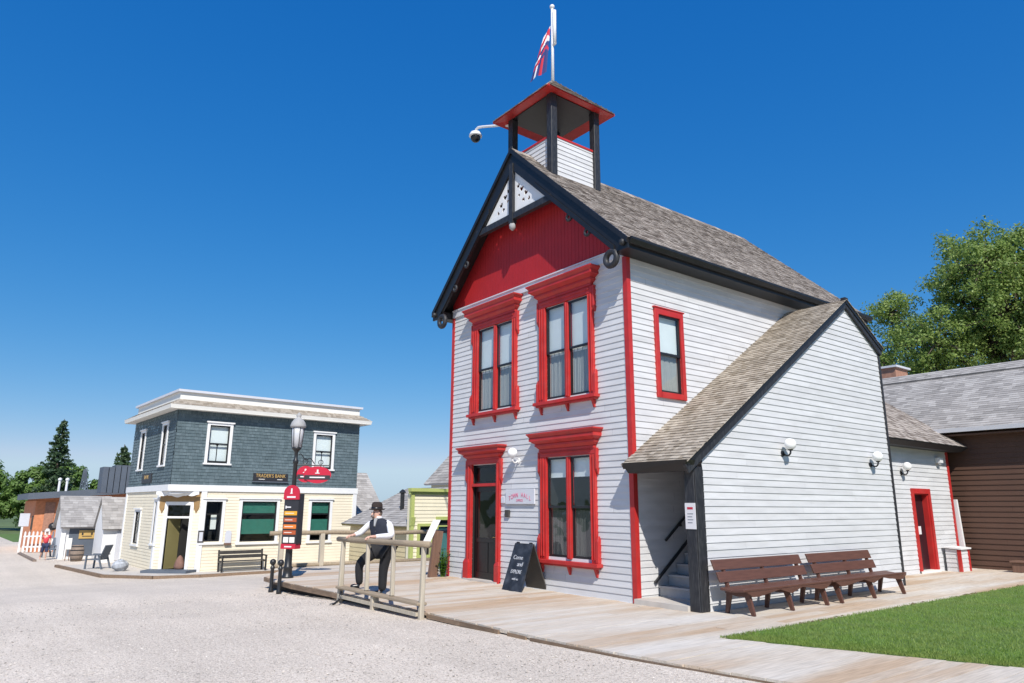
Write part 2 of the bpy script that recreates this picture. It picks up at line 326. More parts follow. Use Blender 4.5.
# ------------------------------------------------------------------ mesh helpers
class MB:
    def __init__(s): s.v = []; s.f = []; s.m = []
    def add(s, verts, faces, mi=0):
        o = len(s.v); s.v += [tuple(v) for v in verts]
        for f in faces: s.f.append(tuple(o + i for i in f)); s.m.append(mi)
    def hexa(s, p, mi=0):                     # 8 points: 0-3 bottom loop, 4-7 top loop
        s.add(p, [(3, 2, 1, 0), (4, 5, 6, 7), (0, 1, 5, 4), (1, 2, 6, 5), (2, 3, 7, 6), (3, 0, 4, 7)], mi)
    def box(s, a, b, mi=0):
        x0, x1 = sorted((a[0], b[0])); y0, y1 = sorted((a[1], b[1])); z0, z1 = sorted((a[2], b[2]))
        s.hexa([(x0, y0, z0), (x1, y0, z0), (x1, y1, z0), (x0, y1, z0), (x0, y0, z1), (x1, y0, z1), (x1, y1, z1), (x0, y1, z1)], mi)
    def beam(s, p, q, w, h, up=(0, 0, 1), mi=0, w2=None, h2=None):
        p = Vector(p); q = Vector(q); d = (q - p).normalized(); up = Vector(up)
        sx = d.cross(up).normalized(); sz = sx.cross(d).normalized()
        w2 = w if w2 is None else w2; h2 = h if h2 is None else h2
        A = [p - sx * w / 2 - sz * h / 2, p + sx * w / 2 - sz * h / 2, p + sx * w / 2 + sz * h / 2, p - sx * w / 2 + sz * h / 2]
        B = [q - sx * w2 / 2 - sz * h2 / 2, q + sx * w2 / 2 - sz * h2 / 2, q + sx * w2 / 2 + sz * h2 / 2, q - sx * w2 / 2 + sz * h2 / 2]
        s.hexa(A + B, mi)
    def tube(s, pts, r, n=8, mi=0):
        pts = [Vector(p) for p in pts]; rs = r if isinstance(r, (list, tuple)) else [r] * len(pts)
        rings = []
        ref = Vector((0, 0, 1)) if abs((pts[-1] - pts[0]).normalized().z) < 0.9 else Vector((1, 0, 0))
        for i, p in enumerate(pts):
            d = (pts[min(i + 1, len(pts) - 1)] - pts[max(i - 1, 0)]).normalized()
            a = d.cross(ref).normalized(); b = d.cross(a).normalized()
            rings.append([p + (a * math.cos(2 * math.pi * k / n) + b * math.sin(2 * math.pi * k / n)) * rs[i] for k in range(n)])
        V = [v for rg in rings for v in rg]; F = []
        for i in range(len(pts) - 1):
            for k in range(n):
                F.append((i * n + k, i * n + (k + 1) % n, (i + 1) * n + (k + 1) % n, (i + 1) * n + k))
        F.append(tuple(range(n - 1, -1, -1))); F.append(tuple(range((len(pts) - 1) * n, len(pts) * n)))
        s.add(V, F, mi)
    def lathe(s, prof, c=(0, 0, 0), n=16, mi=0, sx=1.0, sy=1.0):
        V = []; F = []
        for (r, z) in prof:
            for k in range(n):
                a = 2 * math.pi * k / n
                V.append((c[0] + max(r, 1e-4) * sx * math.cos(a), c[1] + max(r, 1e-4) * sy * math.sin(a), c[2] + z))
        for i in range(len(prof) - 1):
            for k in range(n):
                F.append((i * n + k, i * n + (k + 1) % n, (i + 1) * n + (k + 1) % n, (i + 1) * n + k))
        F.append(tuple(range(n - 1, -1, -1))); F.append(tuple(range((len(prof) - 1) * n, len(prof) * n)))
        s.add(V, F, mi)
    def ball(s, c, r, n=14, m=9, mi=0, sc=(1, 1, 1)):
        s.lathe([(r * math.sin(math.pi * i / m), -r * math.cos(math.pi * i / m) * sc[2]) for i in range(m + 1)], c, n, mi, sc[0], sc[1])
    def ring(s, c, axis, R0, r, n=18, k=8, mi=0):
        ax = Vector(axis).normalized(); a = ax.orthogonal().normalized(); b = ax.cross(a)
        V = []; F = []
        for i in range(n):
            t = 2 * math.pi * i / n; d = a * math.cos(t) + b * math.sin(t)
            for j in range(k):
                q = 2 * math.pi * j / k
                V.append(Vector(c) + d * (R0 + r * math.cos(q)) + ax * r * math.sin(q))
        for i in range(n):
            for j in range(k):
                F.append((i * k + j, ((i + 1) % n) * k + j, ((i + 1) % n) * k + (j + 1) % k, i * k + (j + 1) % k))
        s.add(V, F, mi)
    def prism(s, poly, vec, mi=0):
        n = len(poly); v = Vector(vec); P = [Vector(p) for p in poly]
        s.add(P + [p + v for p in P], [tuple(range(n - 1, -1, -1)), tuple(range(n, 2 * n))] + [(i, (i + 1) % n, n + (i + 1) % n, n + i) for i in range(n)], mi)
    def build(s, name, mats, parent=None, smooth=False, bevel=0.0, recalc=True, origin=None):
        me = bpy.data.meshes.new(name)
        V = s.v
        if origin is not None: V = [(v[0] - origin[0], v[1] - origin[1], v[2] - origin[2]) for v in V]
        me.from_pydata(V, [], s.f); me.update()
        if not isinstance(mats, (list, tuple)): mats = [mats]
        for m in mats: me.materials.append(m)
        if len(mats) > 1: me.polygons.foreach_set('material_index', s.m)
        if recalc or bevel:
            bm = bmesh.new(); bm.from_mesh(me)
            if bevel:
                bmesh.ops.remove_doubles(bm, verts=bm.verts, dist=1e-5)
                bmesh.ops.recalc_face_normals(bm, faces=bm.faces)
                eg = [e for e in bm.edges if len(e.link_faces) == 2 and e.calc_face_angle(0) > 0.5]
                bmesh.ops.bevel(bm, geom=eg, offset=bevel, segments=1, affect='EDGES', clamp_overlap=True)
            else: bmesh.ops.recalc_face_normals(bm, faces=bm.faces)
            bm.to_mesh(me); bm.free()
        if smooth:
            me.polygons.foreach_set('use_smooth', [True] * len(me.polygons))
        o = bpy.data.objects.new(name, me); col.objects.link(o)
        if origin is not None: o.location = origin
        if parent: o.parent = parent
        return o

def tag(o, label=None, cat=None, group=None, kind=None):
    if label: o['label'] = label
    if cat: o['category'] = cat
    if group: o['group'] = group
    if kind: o['kind'] = kind
    return o
def thing(name, label, cat, loc=(0, 0, 0), rz=0.0, group=None):
    o = bpy.data.objects.new(name, None); o.empty_display_size = 0.3; col.objects.link(o)
    o.location = loc; o.rotation_euler = (0, 0, rz)
    return tag(o, label, cat, group)
def copy_tree(o, parent=None):
    c = o.copy(); col.objects.link(c)
    if parent: c.parent = parent
    for ch in list(o.children): copy_tree(ch, c)
    return c

class Fr:
    """a wall plane: O origin, u along, n outward; z up"""
    def __init__(s, O, u, n): s.O = Vector(O); s.u = Vector(u); s.n = Vector(n)
    def p(s, x, z, o=0.0): q = s.O + s.u * x + s.n * o; return Vector((q.x, q.y, q.z + z))
    def box(s, mb, x0, x1, z0, z1, o0, o1, mi=0):
        mb.hexa([s.p(x0, z0, o0), s.p(x1, z0, o0), s.p(x1, z0, o1), s.p(x0, z0, o1), s.p(x0, z1, o0), s.p(x1, z1, o0), s.p(x1, z1, o1), s.p(x0, z1, o1)], mi)
    def flare(s, mb, x0, x1, z0, z1, o0, oa, ob, da, db, mi=0):   # projection oa at z0 growing to ob at z1
        mb.hexa([s.p(x0 - da, z0, o0), s.p(x1 + da, z0, o0), s.p(x1 + da, z0, oa), s.p(x0 - da, z0, oa),
                 s.p(x0 - db, z1, o0), s.p(x1 + db, z1, o0), s.p(x1 + db, z1, ob), s.p(x0 - db, z1, ob)], mi)

rj = random.Random(77)
def clap(mb, F, z0, z1, ex, xr, holes=(), t=0.0145, zstart=None, mi=0):
    """lapped boards on plane F; xr(z)->(xa,xb); holes = (x0,x1,z0,z1)"""
    zs = z0 if zstart is None else zstart
    k = 0
    brk = sorted(set([h[2] for h in holes] + [h[3] for h in holes]))
    while zs + k * ex < z1 - 1e-4:
        a = max(zs + k * ex, z0); b = min(zs + (k + 1) * ex, z1)
        cuts = [a] + [q for q in brk if a + 1e-4 < q < b - 1e-4] + [b]
        base = zs + k * ex
        for c0, c1 in zip(cuts[:-1], cuts[1:]):
            o0 = t * (1 - (c0 - base) / ex) + 0.002; o1 = t * (1 - (c1 - base) / ex) + 0.002
            zm = (c0 + c1) / 2
            la, lb = xr(c0 + 1e-4); ua, ub = xr(c1 - 1e-4)
            segs = [(0.0, 1.0)]; W = max(1e-6, lb - la)
            for h in holes:
                if h[2] < zm < h[3]:
                    ha = (h[0] - la) / W; hb = (h[1] - la) / W; ns = []
                    for q in segs:
                        if hb <= q[0] or ha >= q[1]: ns.append(q)
                        else:
                            if ha > q[0]: ns.append((q[0], ha))
                            if hb < q[1]: ns.append((hb, q[1]))
                    segs = ns
            jn = []
            for q0, q1 in segs:                      # butt joints between board lengths
                q = q0 + (0.4 + 3.2 * rj.random()) / W
                while q < q1 - 0.5 / W:
                    jn.append((q0, q - 0.0015 / W)); q0 = q + 0.0015 / W; q += (2.4 + 2.4 * rj.random()) / W
                jn.append((q0, q1))
            if len(cuts) > 2: jn = segs
            for q0, q1 in jn:
                x00 = la + (lb - la) * q0; x01 = la + (lb - la) * q1; x10 = ua + (ub - ua) * q0; x11 = ua + (ub - ua) * q1
                mb.add([F.p(x00, c0, o0), F.p(x01, c0, o0), F.p(x11, c1, o1), F.p(x10, c1, o1), F.p(x00, c0, 0), F.p(x01, c0, 0)],
                       [(0, 1, 2, 3), (4, 5, 1, 0)], mi)
        k += 1

def shingles(mb, O, u, v, n, Lu, Lv, ex=0.14, w=(0.09, 0.22), clip=None, th=0.013, rag=0.012, mi=0, seed=1, lift=0.0):
    rnd = random.Random(seed)
    O = Vector(O); u = Vector(u).normalized(); v = Vector(v).normalized(); n = Vector(n).normalized()
    k = 0
    while k * ex < Lv - 0.02:
        va = k * ex; vb = min(va + ex * 1.12, Lv)
        x = -rnd.random() * w[1]
        ca, cb = clip(va + ex / 2) if clip else (0, Lu)
        while x < cb:
            ww = rnd.uniform(*w); a = max(x + 0.004, ca); b = min(x + ww, cb); x += ww
            if b - a < 0.012: continue
            r = va + rnd.uniform(-rag, rag * 0.4) if k else va - rnd.uniform(0, rag)
            t0 = th * rnd.uniform(0.75, 1.35) + lift; t1 = 0.001 + lift
            P = lambda q, s_, o: O + u * q + v * s_ + n * o
            mb.add([P(a, r, t0), P(b, r, t0), P(b, vb, t1), P(a, vb, t1), P(a, r, -0.004), P(b, r, -0.004)],
                   [(0, 1, 2, 3), (4, 5, 1, 0), (4, 0, 3), (1, 5, 2)], mi)
        k += 1

def text_obj(name, body, size, F, x, z, off, m, parent, sx=1.0, depth=0.004):
    cu = bpy.data.curves.new(name, 'FONT'); cu.body = body; cu.size = size; cu.align_x = 'CENTER'; cu.align_y = 'CENTER'; cu.extrude = depth
    to = bpy.data.objects.new(name, cu)
    col.objects.link(to)
    dg = bpy.context.evaluated_depsgraph_get()
    me = bpy.data.meshes.new_from_object(to.evaluated_get(dg))
    bpy.data.objects.remove(to); bpy.data.curves.remove(cu)
    V = np.empty(len(me.vertices) * 3); me.vertices.foreach_get('co', V); V = V.reshape(-1, 3)
    W = [F.p(x + q[0] * sx, z + q[1], off + q[2]) for q in V]
    me.vertices.foreach_set('co', np.array([[a.x, a.y, a.z] for a in W]).ravel()); me.update()
    me.materials.clear(); me.materials.append(m)
    o = bpy.data.objects.new(name, me); col.objects.link(o)
    if parent: o.parent = parent
    return o

# ------------------------------------------------------------------ ground
def gz(x, y):
    pts = [(-400, -1.05), (-21, -1.05), (-9.0, -0.27), (-6.5, -0.22), (-4.4, -0.15), (-1.2, -0.10), (1.5, -0.06), (4, -0.04), (400, -0.04)]
    for (a, za), (b, zb) in zip(pts[:-1], pts[1:]):
        if a <= x <= b:
            t = (x - a) / (b - a); z = za + (zb - za) * t; break
    return z
def sheet(name, xs, ys, zf, m):
    mb = MB(); nx, ny = len(xs), len(ys)
    V = [(x, y, zf(x, y)) for y in ys for x in xs]
    F = [(j * nx + i, j * nx + i + 1, (j + 1) * nx + i + 1, (j + 1) * nx + i) for j in range(ny - 1) for i in range(nx - 1)]
    mb.add(V, F)
    return mb.build(name, m, recalc=False)
xs = [-75, -40, -30, -25, -21, -19, -17, -15, -13, -11, -9, -8, -7, -6, -5, -4, -3, -2, -1, 0, 1, 2, 3, 4, 6, 8, 10, 15, 25, 60]
ys = [-80, -40, -25, -18, -14, -11, -9, -7, -6, -5, -4.5, -4, -3.5, -3, -2, 0, 4, 10, 20, 40, 80]
rg = random.Random(3)
tag(sheet('gravel', xs, ys, lambda x, y: gz(x, y) + (rg.uniform(-0.008, 0.008) if x < 12 else 0), M['gravel']), kind='structure')
fld = sheet('ground', [-2500, -600, -150, 150, 600, 2500], [-2500, -600, -150, 150, 600, 2500], lambda x, y: -1.16, M['field'])
tag(fld, kind='structure')
# far verge of grass beyond the gravel on the left
vg = MB(); vg.add([(-75, -30, -1.046), (-58, -12, -1.046), (-57, -5.4, -1.046), (-62, 10, -1.046), (-75, 30, -1.046)], [(0, 1, 2, 3, 4)])
tag(vg.build('grass_verge', M['turf'], recalc=False), kind='structure')

# ------------------------------------------------------------------ boardwalk
def lerp(pts, x):
    if x <= pts[0][0]: return pts[0][1]
    for (a, ya), (b, yb) in zip(pts[:-1], pts[1:]):
        if x <= b: return ya + (yb - ya) * (x - a) / (b - a)
    return pts[-1][1]
EDGE = [(-11.4, -2.2), (-10.0, -3.1), (-8.9, -3.78), (-8.0, -3.92), (-6.5, -3.84), (-5.0, -3.74), (0, -3.72), (1.5, -3.68), (2.7, -3.6), (3.95, -3.45), (5.14, -3.23), (7, -2.85), (14, -1.2)]
LAWN = [(3.1, -1.72), (4.69, -1.13), (6.23, -0.54), (14, 2.6)]
rb = random.Random(11)
deck = MB(); nails = MB()
x = -11.4
while x < 13:
    w = rb.uniform(0.17, 0.21); xc = x + w / 2
    jr = rb.uniform(-0.02, 0.02); y0 = lerp(EDGE, xc) + jr; ea, eb_ = lerp(EDGE, x) - lerp(EDGE, xc), lerp(EDGE, x + w) - lerp(EDGE, xc); la_, lb_ = (lerp(LAWN, x) - lerp(LAWN, xc), lerp(LAWN, x + w) - lerp(LAWN, xc)) if xc > 3.1 else (0, 0)
    y1 = 5.2 if xc < -6.44 else (0.05 if xc < -0.02 else (14.25 if xc < 3.1 else lerp(LAWN, xc) + rb.uniform(-0.012, 0.012)))
    y = y0
    first = True
    while y < y1 - 0.05:
        L = rb.uniform(2.2, 4.4); ye = min(y + L, y1)
        if y1 - ye < 0.5: ye = y1
        dz = rb.uniform(-0.004, 0.004)
        # left/right end heights follow so the front edge is a little uneven
        fa, fb = (ea, eb_) if first else (0, 0); ga, gb = (la_, lb_) if ye >= y1 - 1e-6 else (0, 0); first = False
        P_ = [(x + 0.003, y + fa + 0.002), (x + w - 0.003, y + fb + 0.002), (x + w - 0.003, ye + gb - 0.002), (x + 0.003, ye + ga - 0.002)]
        deck.hexa([(p[0], p[1], -0.045) for p in P_] + [(p[0], p[1], dz + (0 if k != 1 else rb.uniform(-0.003, 0.003))) for k, p in enumerate(P_)])
        y = ye
    x += w
tag(deck.build('boardwalk', M['plank'], recalc=False), kind='structure')
js = MB()
pe = [(a, b) for a, b in EDGE]
for (a, ya), (b, yb) in zip(pe[:-1], pe[1:]):
    js.hexa([(a, ya + 0.13, -0.5), (b, yb + 0.13, -0.5), (b, yb + 0.2, -0.5), (a, ya + 0.2, -0.5), (a, ya + 0.13, -0.047), (b, yb + 0.13, -0.047), (b, yb + 0.2, -0.047), (a, ya + 0.2, -0.047)])
js.box((-11.45, -2.2, -1.0), (-11.35, 5.2, -0.047))
tag(js.build('boardwalk_frame', M['joist']), kind='structure')
# brown edge boards along the front of the boardwalk (left stretch and right stretch with a broken gap)
eb = MB()
def edge_run(x0, x1, step, za=-0.10, zb=-0.012):
    x = x0
    while x < x1 - 0.05:
        xe = min(x + step * rb.uniform(0.7, 1.2), x1); j = rb.uniform(-0.01, 0.01)
        a, b = lerp(EDGE, x), lerp(EDGE, xe)
        eb.hexa([(x, a - 0.055 + j, za), (xe - 0.01, b - 0.055 + j, za), (xe - 0.01, b - 0.003 + j * 0, za), (x, a - 0.03 + 0.027, za),
                 (x, a - 0.055 + j, zb + j), (xe - 0.01, b - 0.055 + j, zb + j * 0.5), (xe - 0.01, b - 0.028, zb), (x, a - 0.028, zb)])
        x = xe
edge_run(-8.9, -4.55, 2.2, -0.11); edge_run(-1.2, 0.75, 1.0, -0.075); edge_run(0.95, 1.35, 0.5, -0.07, -0.02); edge_run(1.45, 5.5, 0.7, -0.06, -0.022)
tag(eb.build('boardwalk_edging', M['curb']), kind='structure')

# ------------------------------------------------------------------ lawn
def lawn_xy(n, rng):
    xx = rng.uniform(3.07, 11.5, n)
    lo = np.interp(xx, [a for a, b in LAWN], [b for a, b in LAWN]) - 0.02 * rng.random(n)
    # denser towards the camera
    yy = lo + (13.5 - lo) * rng.random(n) ** 1.5
    return xx, yy
lb = MB()
lx = [3.08] + [3.12 + 0.6 * i for i in range(19)]
V = []; F = []
lb_pts = []
ts = [0, .04, .1, .2, .35, .5, .7, 1]
for t in ts:
    for q in lx:
        a = lerp(LAWN, q); yq = a + (14.1 - a) * t
        V.append((q, yq, 0.012 if 0 < t < 1 and q > 3.1 else -0.02))
nx = len(lx)
lb.add(V, [(j * nx + i, j * nx + i + 1, (j + 1) * nx + i + 1, (j + 1) * nx + i) for j in range(len(ts) - 1) for i in range(nx - 1)])
tag(lb.build('lawn', M['turf'], recalc=False), kind='structure')
rng = np.random.default_rng(5)
def blades(name, xx, yy, zz, hmin, hmax, wd, m):
    n = len(xx)
    ang = rng.uniform(0, 2 * math.pi, n); h = rng.uniform(hmin, hmax, n); lean = rng.uniform(0.1, 0.9, n) * h; la = rng.uniform(0, 2 * math.pi, n)
    cx, sx_ = np.cos(ang) * wd / 2, np.sin(ang) * wd / 2
    v = np.empty((n, 3, 3))
    v[:, 0] = np.stack([xx - cx, yy - sx_, zz], 1); v[:, 1] = np.stack([xx + cx, yy + sx_, zz], 1)
    v[:, 2] = np.stack([xx + np.cos(la) * lean, yy + np.sin(la) * lean, zz + h], 1)
    me = bpy.data.meshes.new(name); me.vertices.add(3 * n); me.vertices.foreach_set('co', v.ravel())
    me.loops.add(3 * n); me.loops.foreach_set('vertex_index', np.arange(3 * n)); me.polygons.add(n)
    me.polygons.foreach_set('loop_start', np.arange(0, 3 * n, 3)); me.polygons.foreach_set('loop_total', np.full(n, 3))
    me.update(); me.validate(); me.materials.append(m)
    o = bpy.data.objects.new(name, me); col.objects.link(o); return o
xx, yy = lawn_xy(230000, rng)
tag(blades('lawn_grass', xx, yy, np.full(len(xx), 0.008), 0.015, 0.045, 0.008, M['grass']), 'short green lawn grass beside the boardwalk', 'grass', kind='stuff')

# loose stones on the gravel and clods of soil along the lawn edge
def stones(name, pts, smin, smax, m, flat=.6):
    n = len(pts); base = np.array([[1, 0, 0], [0, 1, 0], [-1, 0, 0], [0, -1, 0], [0, 0, 1], [0, 0, -1.]]); fc = np.array([[0, 1, 4], [1, 2, 4], [2, 3, 4], [3, 0, 4], [1, 0, 5], [2, 1, 5], [3, 2, 5], [0, 3, 5]])
    sz = rng.uniform(smin, smax, n) * rng.uniform(.6, 1, n); v = np.empty((n, 6, 3)); a = rng.uniform(0, 6.28, n); ca, sa = np.cos(a), np.sin(a)
    b = base[None] * rng.uniform(.6, 1.3, (n, 6, 1)) * sz[:, None, None]; b[:, :, 2] *= flat
    v[:, :, 0] = b[:, :, 0] * ca[:, None] - b[:, :, 1] * sa[:, None] + pts[:, 0:1]; v[:, :, 1] = b[:, :, 0] * sa[:, None] + b[:, :, 1] * ca[:, None] + pts[:, 1:2]; v[:, :, 2] = b[:, :, 2] + pts[:, 2:3] + sz[:, None] * .2
    f = (fc[None] + (np.arange(n) * 6)[:, None, None]).reshape(-1, 3)
    me = bpy.data.meshes.new(name); me.from_pydata(v.reshape(-1, 3).tolist(), [], f.tolist()); me.update(); me.materials.append(m)
    o = bpy.data.objects.new(name, me); col.objects.link(o); return o
N_ = 9000
t_ = rng.random(N_) ** .6; px_ = -8 + 17 * rng.random(N_); py_ = np.interp(px_, [a for a, b in EDGE], [b for a, b in EDGE]) - .12 - 7.5 * rng.random(N_) ** 1.3
o = stones('loose_stones', np.stack([px_, py_, np.array([gz(q, 0) for q in px_])], 1), .006, .019, mat('loose_stone', (0.48, 0.44, 0.39), 0.9, island=0.45))
tag(o, 'loose pale stones scattered over the gravel street', 'stones', kind='stuff')
ny = 260; yy_ = rng.uniform(-1.75, 13, ny); k_ = (np.sin(yy_ * 2.1) + np.sin(yy_ * 5.3 + 1)) > -.2
o = stones('soil_clods', np.stack([3.09 + rng.normal(size=ny) * .035, yy_, np.full(ny, .0)], 1)[k_], .015, .05, mat('soil', (0.16, 0.11, 0.075), 0.95, island=0.4), .45)
tag(o, 'brown soil clods along the lawn edge', 'soil', kind='stuff')

# ------------------------------------------------------------------ town hall
W, HT, LEN = 6.44, 6.87, 9.0
XC = -3.30; ZR = 10.41; OV = 0.45; YF = -0.43
XE = {1: 0.45, -1: -6.80}                      # eave lines
SLS = {1: (ZR - 6.93) / (0.45 - XC), -1: (ZR - 6.93) / (XC + 6.80)}
SL = 0.948
def zroof(x): return ZR - SLS[1 if x > XC else -1] * abs(x - XC)
hall = thing('town_hall', 'tall white clapboard town hall with red trim, red gable and open bell tower', 'building')
FF = Fr((0, 0, 0), (1, 0, 0), (0, -1, 0))           # front, x from -W to 0
FS = Fr((0, 0, 0), (0, 1, 0), (1, 0, 0))            # right side, along y
# openings: (x0,x1,z0,z1)
WIN = [(-5.18, -3.72, 4.06, 6.17), (-2.50, -1.09, 4.06, 6.17), (-2.48, -1.11, 0.70, 2.76)]
DOOR = (-5.36, -4.32, 0.0, 2.72)
SW = (0.87, 1.56, 4.02, 5.66)
mb = MB(); clap(mb, FF, 0.0, HT, 0.125, lambda z: (-W, 0.0), WIN + [DOOR]); mb.build('front_wall', M['clap'], hall, recalc=False)
mb = MB(); clap(mb, FS, 0.0, 6.78, 0.125, lambda z: (0.0, LEN), [SW]); mb.build('side_wall', M['clap'], hall, recalc=False)
mb = MB()
FL = Fr((-W, 0, 0), (0, 1, 0), (-1, 0, 0)); FB = Fr((0, LEN, 0), (-1, 0, 0), (0, 1, 0))
clap(mb, FL, 0.0, 6.78, 0.125, lambda z: (0.0, LEN)); mb.build('side_wall', M['clap'], hall, recalc=False)
mb = MB(); clap(mb, FB, 0.0, 10.1, 0.125, lambda z: (0, W) if z < 6.87 else ((z - 6.87) / SL, W - (z - 6.87) / SL)); mb.build('rear_wall', M['clap'], hall, recalc=False)
# inner lining so the rooms are dark
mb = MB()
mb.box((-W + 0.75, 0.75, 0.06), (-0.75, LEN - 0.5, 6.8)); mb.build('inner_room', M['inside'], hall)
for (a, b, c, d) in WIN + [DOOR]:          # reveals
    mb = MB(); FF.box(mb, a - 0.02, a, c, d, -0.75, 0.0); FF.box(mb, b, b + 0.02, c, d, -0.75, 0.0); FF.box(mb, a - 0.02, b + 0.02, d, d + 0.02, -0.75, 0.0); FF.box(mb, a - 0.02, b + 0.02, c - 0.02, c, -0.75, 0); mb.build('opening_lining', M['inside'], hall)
a, b, c, d = SW; mb = MB()
FS.box(mb, a - 0.02, a, c, d, -0.75, 0.0); FS.box(mb, b, b + 0.02, c, d, -0.75, 0.0); FS.box(mb, a - 0.02, b + 0.02, d, d + 0.02, -0.75, 0.0); FS.box(mb, a - 0.02, b + 0.02, c - 0.02, c, -0.75, 0)
mb.build('opening_lining', M['inside'], hall)
# frieze + gable
mb = MB(); FF.box(mb, -W + 0.02, -0.05, 6.76, 6.93, 0.0, 0.05); FF.box(mb, -W + 0.02, -0.05, 6.93, 6.96, 0.0, 0.075)
mb.build('frieze_board', M['greyboard'], hall)
mb = MB()
xb = -W
while xb < 0:
    xe = min(xb + 0.115, 0)
    za = 6.93
    zt = lambda q: zroof(q) - 0.16
    a_, b_ = xb + 0.0035, xe - 0.0035
    if max(zt(a_), zt(b_)) > za + 0.02:
        mb.hexa([FF.p(a_, za, 0), FF.p(b_, za, 0), FF.p(b_, za, 0.022), FF.p(a_, za, 0.022), FF.p(a_, max(zt(a_), za + .01), 0), FF.p(b_, max(zt(b_), za + .01), 0), FF.p(b_, max(zt(b_), za + .01), 0.022), FF.p(a_, max(zt(a_), za + .01), 0.022)])
    xb = xe
mb.prism([FF.p(-W, 6.9, 0.008), FF.p(0, 6.9, 0.008), FF.p(XC, 10.2, 0.008)], (0, 0.1, 0))
mb.build('gable_boarding', M['darkred'], hall)
# corner boards
def corner(x, y, sx_, sy_, z1, name='corner_board', m='red', wd=0.085):
    mb = MB(); mb.box((x + 0.028 * sx_, y + 0.028 * sy_, 0.0), (x - wd * sx_, y - 0.002 * sy_, z1)); mb.box((x + 0.028 * sx_, y - 0.002 * sy_, 0), (x - 0.002 * sx_, y - wd * sy_, z1))
    return mb.build(name, M[m], hall)
corner(0, 0, 1, -1, 6.75); corner(-W, 0, -1, -1, 6.75)
mb = MB(); FF.box(mb, -W, -0.13, -0.02, 0.0, 0, 0.03); mb.build('base_board', M['greyboard'], hall)

# roof
def roof_side(sgn, name):
    x_e = XE[sgn]; sl_ = SLS[sgn]; hw_ = abs(x_e - XC)
    v = Vector((-sgn, 0, sl_)).normalized(); n = Vector((sgn * sl_, 0, 1)).normalized()
    Lv = hw_ * math.hypot(1, sl_)
    ze = ZR - sl_ * hw_
    y0, y1 = YF, LEN + 0.3
    mb = MB()
    # deck slab
    A = Vector((x_e, y0, ze)); B = Vector((XC, y0, ZR)); t = n * -0.1
    mb.prism([A - n * .006, B - n * .006, B + Vector((0, 0, -0.14)), A + t], (0, y1 - y0, 0), 1)
    if sgn > 0:
        shingles(mb, (x_e, y0, ze), (0, 1, 0), v, n, y1 - y0, Lv, 0.125, (0.07, 0.18), seed=21, rag=0.022, th=0.016)
    else:
        shingles(mb, (x_e, y0, ze), (0, 1, 0), v, n, y1 - y0, Lv, 0.27, (0.3, 0.6), seed=22)
    return mb.build(name, [M['roof'], M['black']], hall, recalc=False)
roof_r = roof_side(1, 'roof_slope'); roof_l = roof_side(-1, 'roof_slope')
mb = MB()
for i in range(36):
    y = YF + i * 0.27; y2 = min(y + 0.27, LEN + 0.3)
    for s_ in (1, -1):
        a = Vector((XC, 0, ZR + 0.028)); b = Vector((XC + s_ * 0.13, 0, ZR + 0.028 - SL * 0.13))
        mb.hexa([(a.x, y, a.z - .02), (b.x, y, b.z - .02), (b.x, y2, b.z - .02), (a.x, y2, a.z - .02), (a.x, y, a.z + .012), (b.x, y, b.z + .012), (b.x, y2, b.z), (a.x, y2, a.z)])
mb.build('ridge_cap', M['roof'], roof_r, recalc=False)
# gutter and soffit on the right, simple on the left
for sgn in (1, -1):
    x_e = XE[sgn]; ze = 6.93; ov_ = OV if sgn > 0 else 0.36
    mb = MB()
    mb.prism([(x_e + sgn * 0.10, YF + .02, ze + 0.0), (x_e + sgn * 0.10, YF + .02, ze - 0.05), (x_e + sgn * 0.05, YF + .02, ze - 0.13), (x_e - sgn * 0.02, YF + .02, ze - 0.13), (x_e - sgn * 0.02, YF + .02, ze - 0.01)], (0, LEN + 0.3 - YF, 0))
    mb.prism([(x_e - sgn * 0.02, YF + .06, ze - 0.06), (x_e - sgn * 0.02, YF + .06, ze - 0.20), (x_e - sgn * (ov_ - .02), YF + .06, ze - 0.20), (x_e - sgn * (ov_ - .02), YF + .06, ze - 0.02)], (0, LEN + 0.2 - YF, 0))
    mb.build('gutter', M['black'], hall)
# bargeboards
for sgn in (1, -1):
    xe_ = XE[sgn] + sgn * 0.02; zq = lambda x, d: ZR - SLS[sgn] * abs(x - XC) - d
    DB = 0.54; xl = XC + sgn * (ZR - DB - 6.70) / SLS[sgn]
    mb = MB(); mb.prism([(XC, -0.40, zq(XC, .03)), (xe_, -0.40, zq(xe_, .03)), (xe_, -0.40, 6.70), (xl, -0.40, 6.70), (XC, -0.40, zq(XC, DB))], (0, -0.045, 0))
    b_ = mb.build('bargeboard', M['black'], hall)
    def strip(x0, x1, d0, d1, o):
        mb = MB(); mb.prism([(x0, -.446, zq(x0, d0)), (x1, -.446, zq(x1, d0)), (x1, -.446, zq(x1, d1)), (x0, -.446, zq(x0, d1))], (0, -o, 0)); mb.build('moulding', M['black'], b_)
    strip(XC, xe_, -.02, .11, .045); strip(XC + sgn * .9, xl, DB - .14, DB - .02, .03)
    mb = MB(); mb.ring((XE[sgn] - sgn * 0.45, -0.43, 6.60), (0, 1, 0), 0.15, 0.062, 22, 8); mb.build('ring_pendant', M['charcoal'], hall, smooth=True)
    mb = MB(); mb.ball((XE[sgn] - sgn * 0.10, -0.47, 6.84), 0.07); mb.build('knob', M['charcoal'], hall, smooth=True)
    for t in (0.30, 0.45):
        x = XE[sgn] + (XC - XE[sgn]) * t
        mb = MB(); mb.ring((x, -0.43, zq(x, DB + .05)), (0, 1, 0), 0.07, 0.034, 16, 8); mb.build('ring_ornament', M['charcoal'], hall, smooth=True)
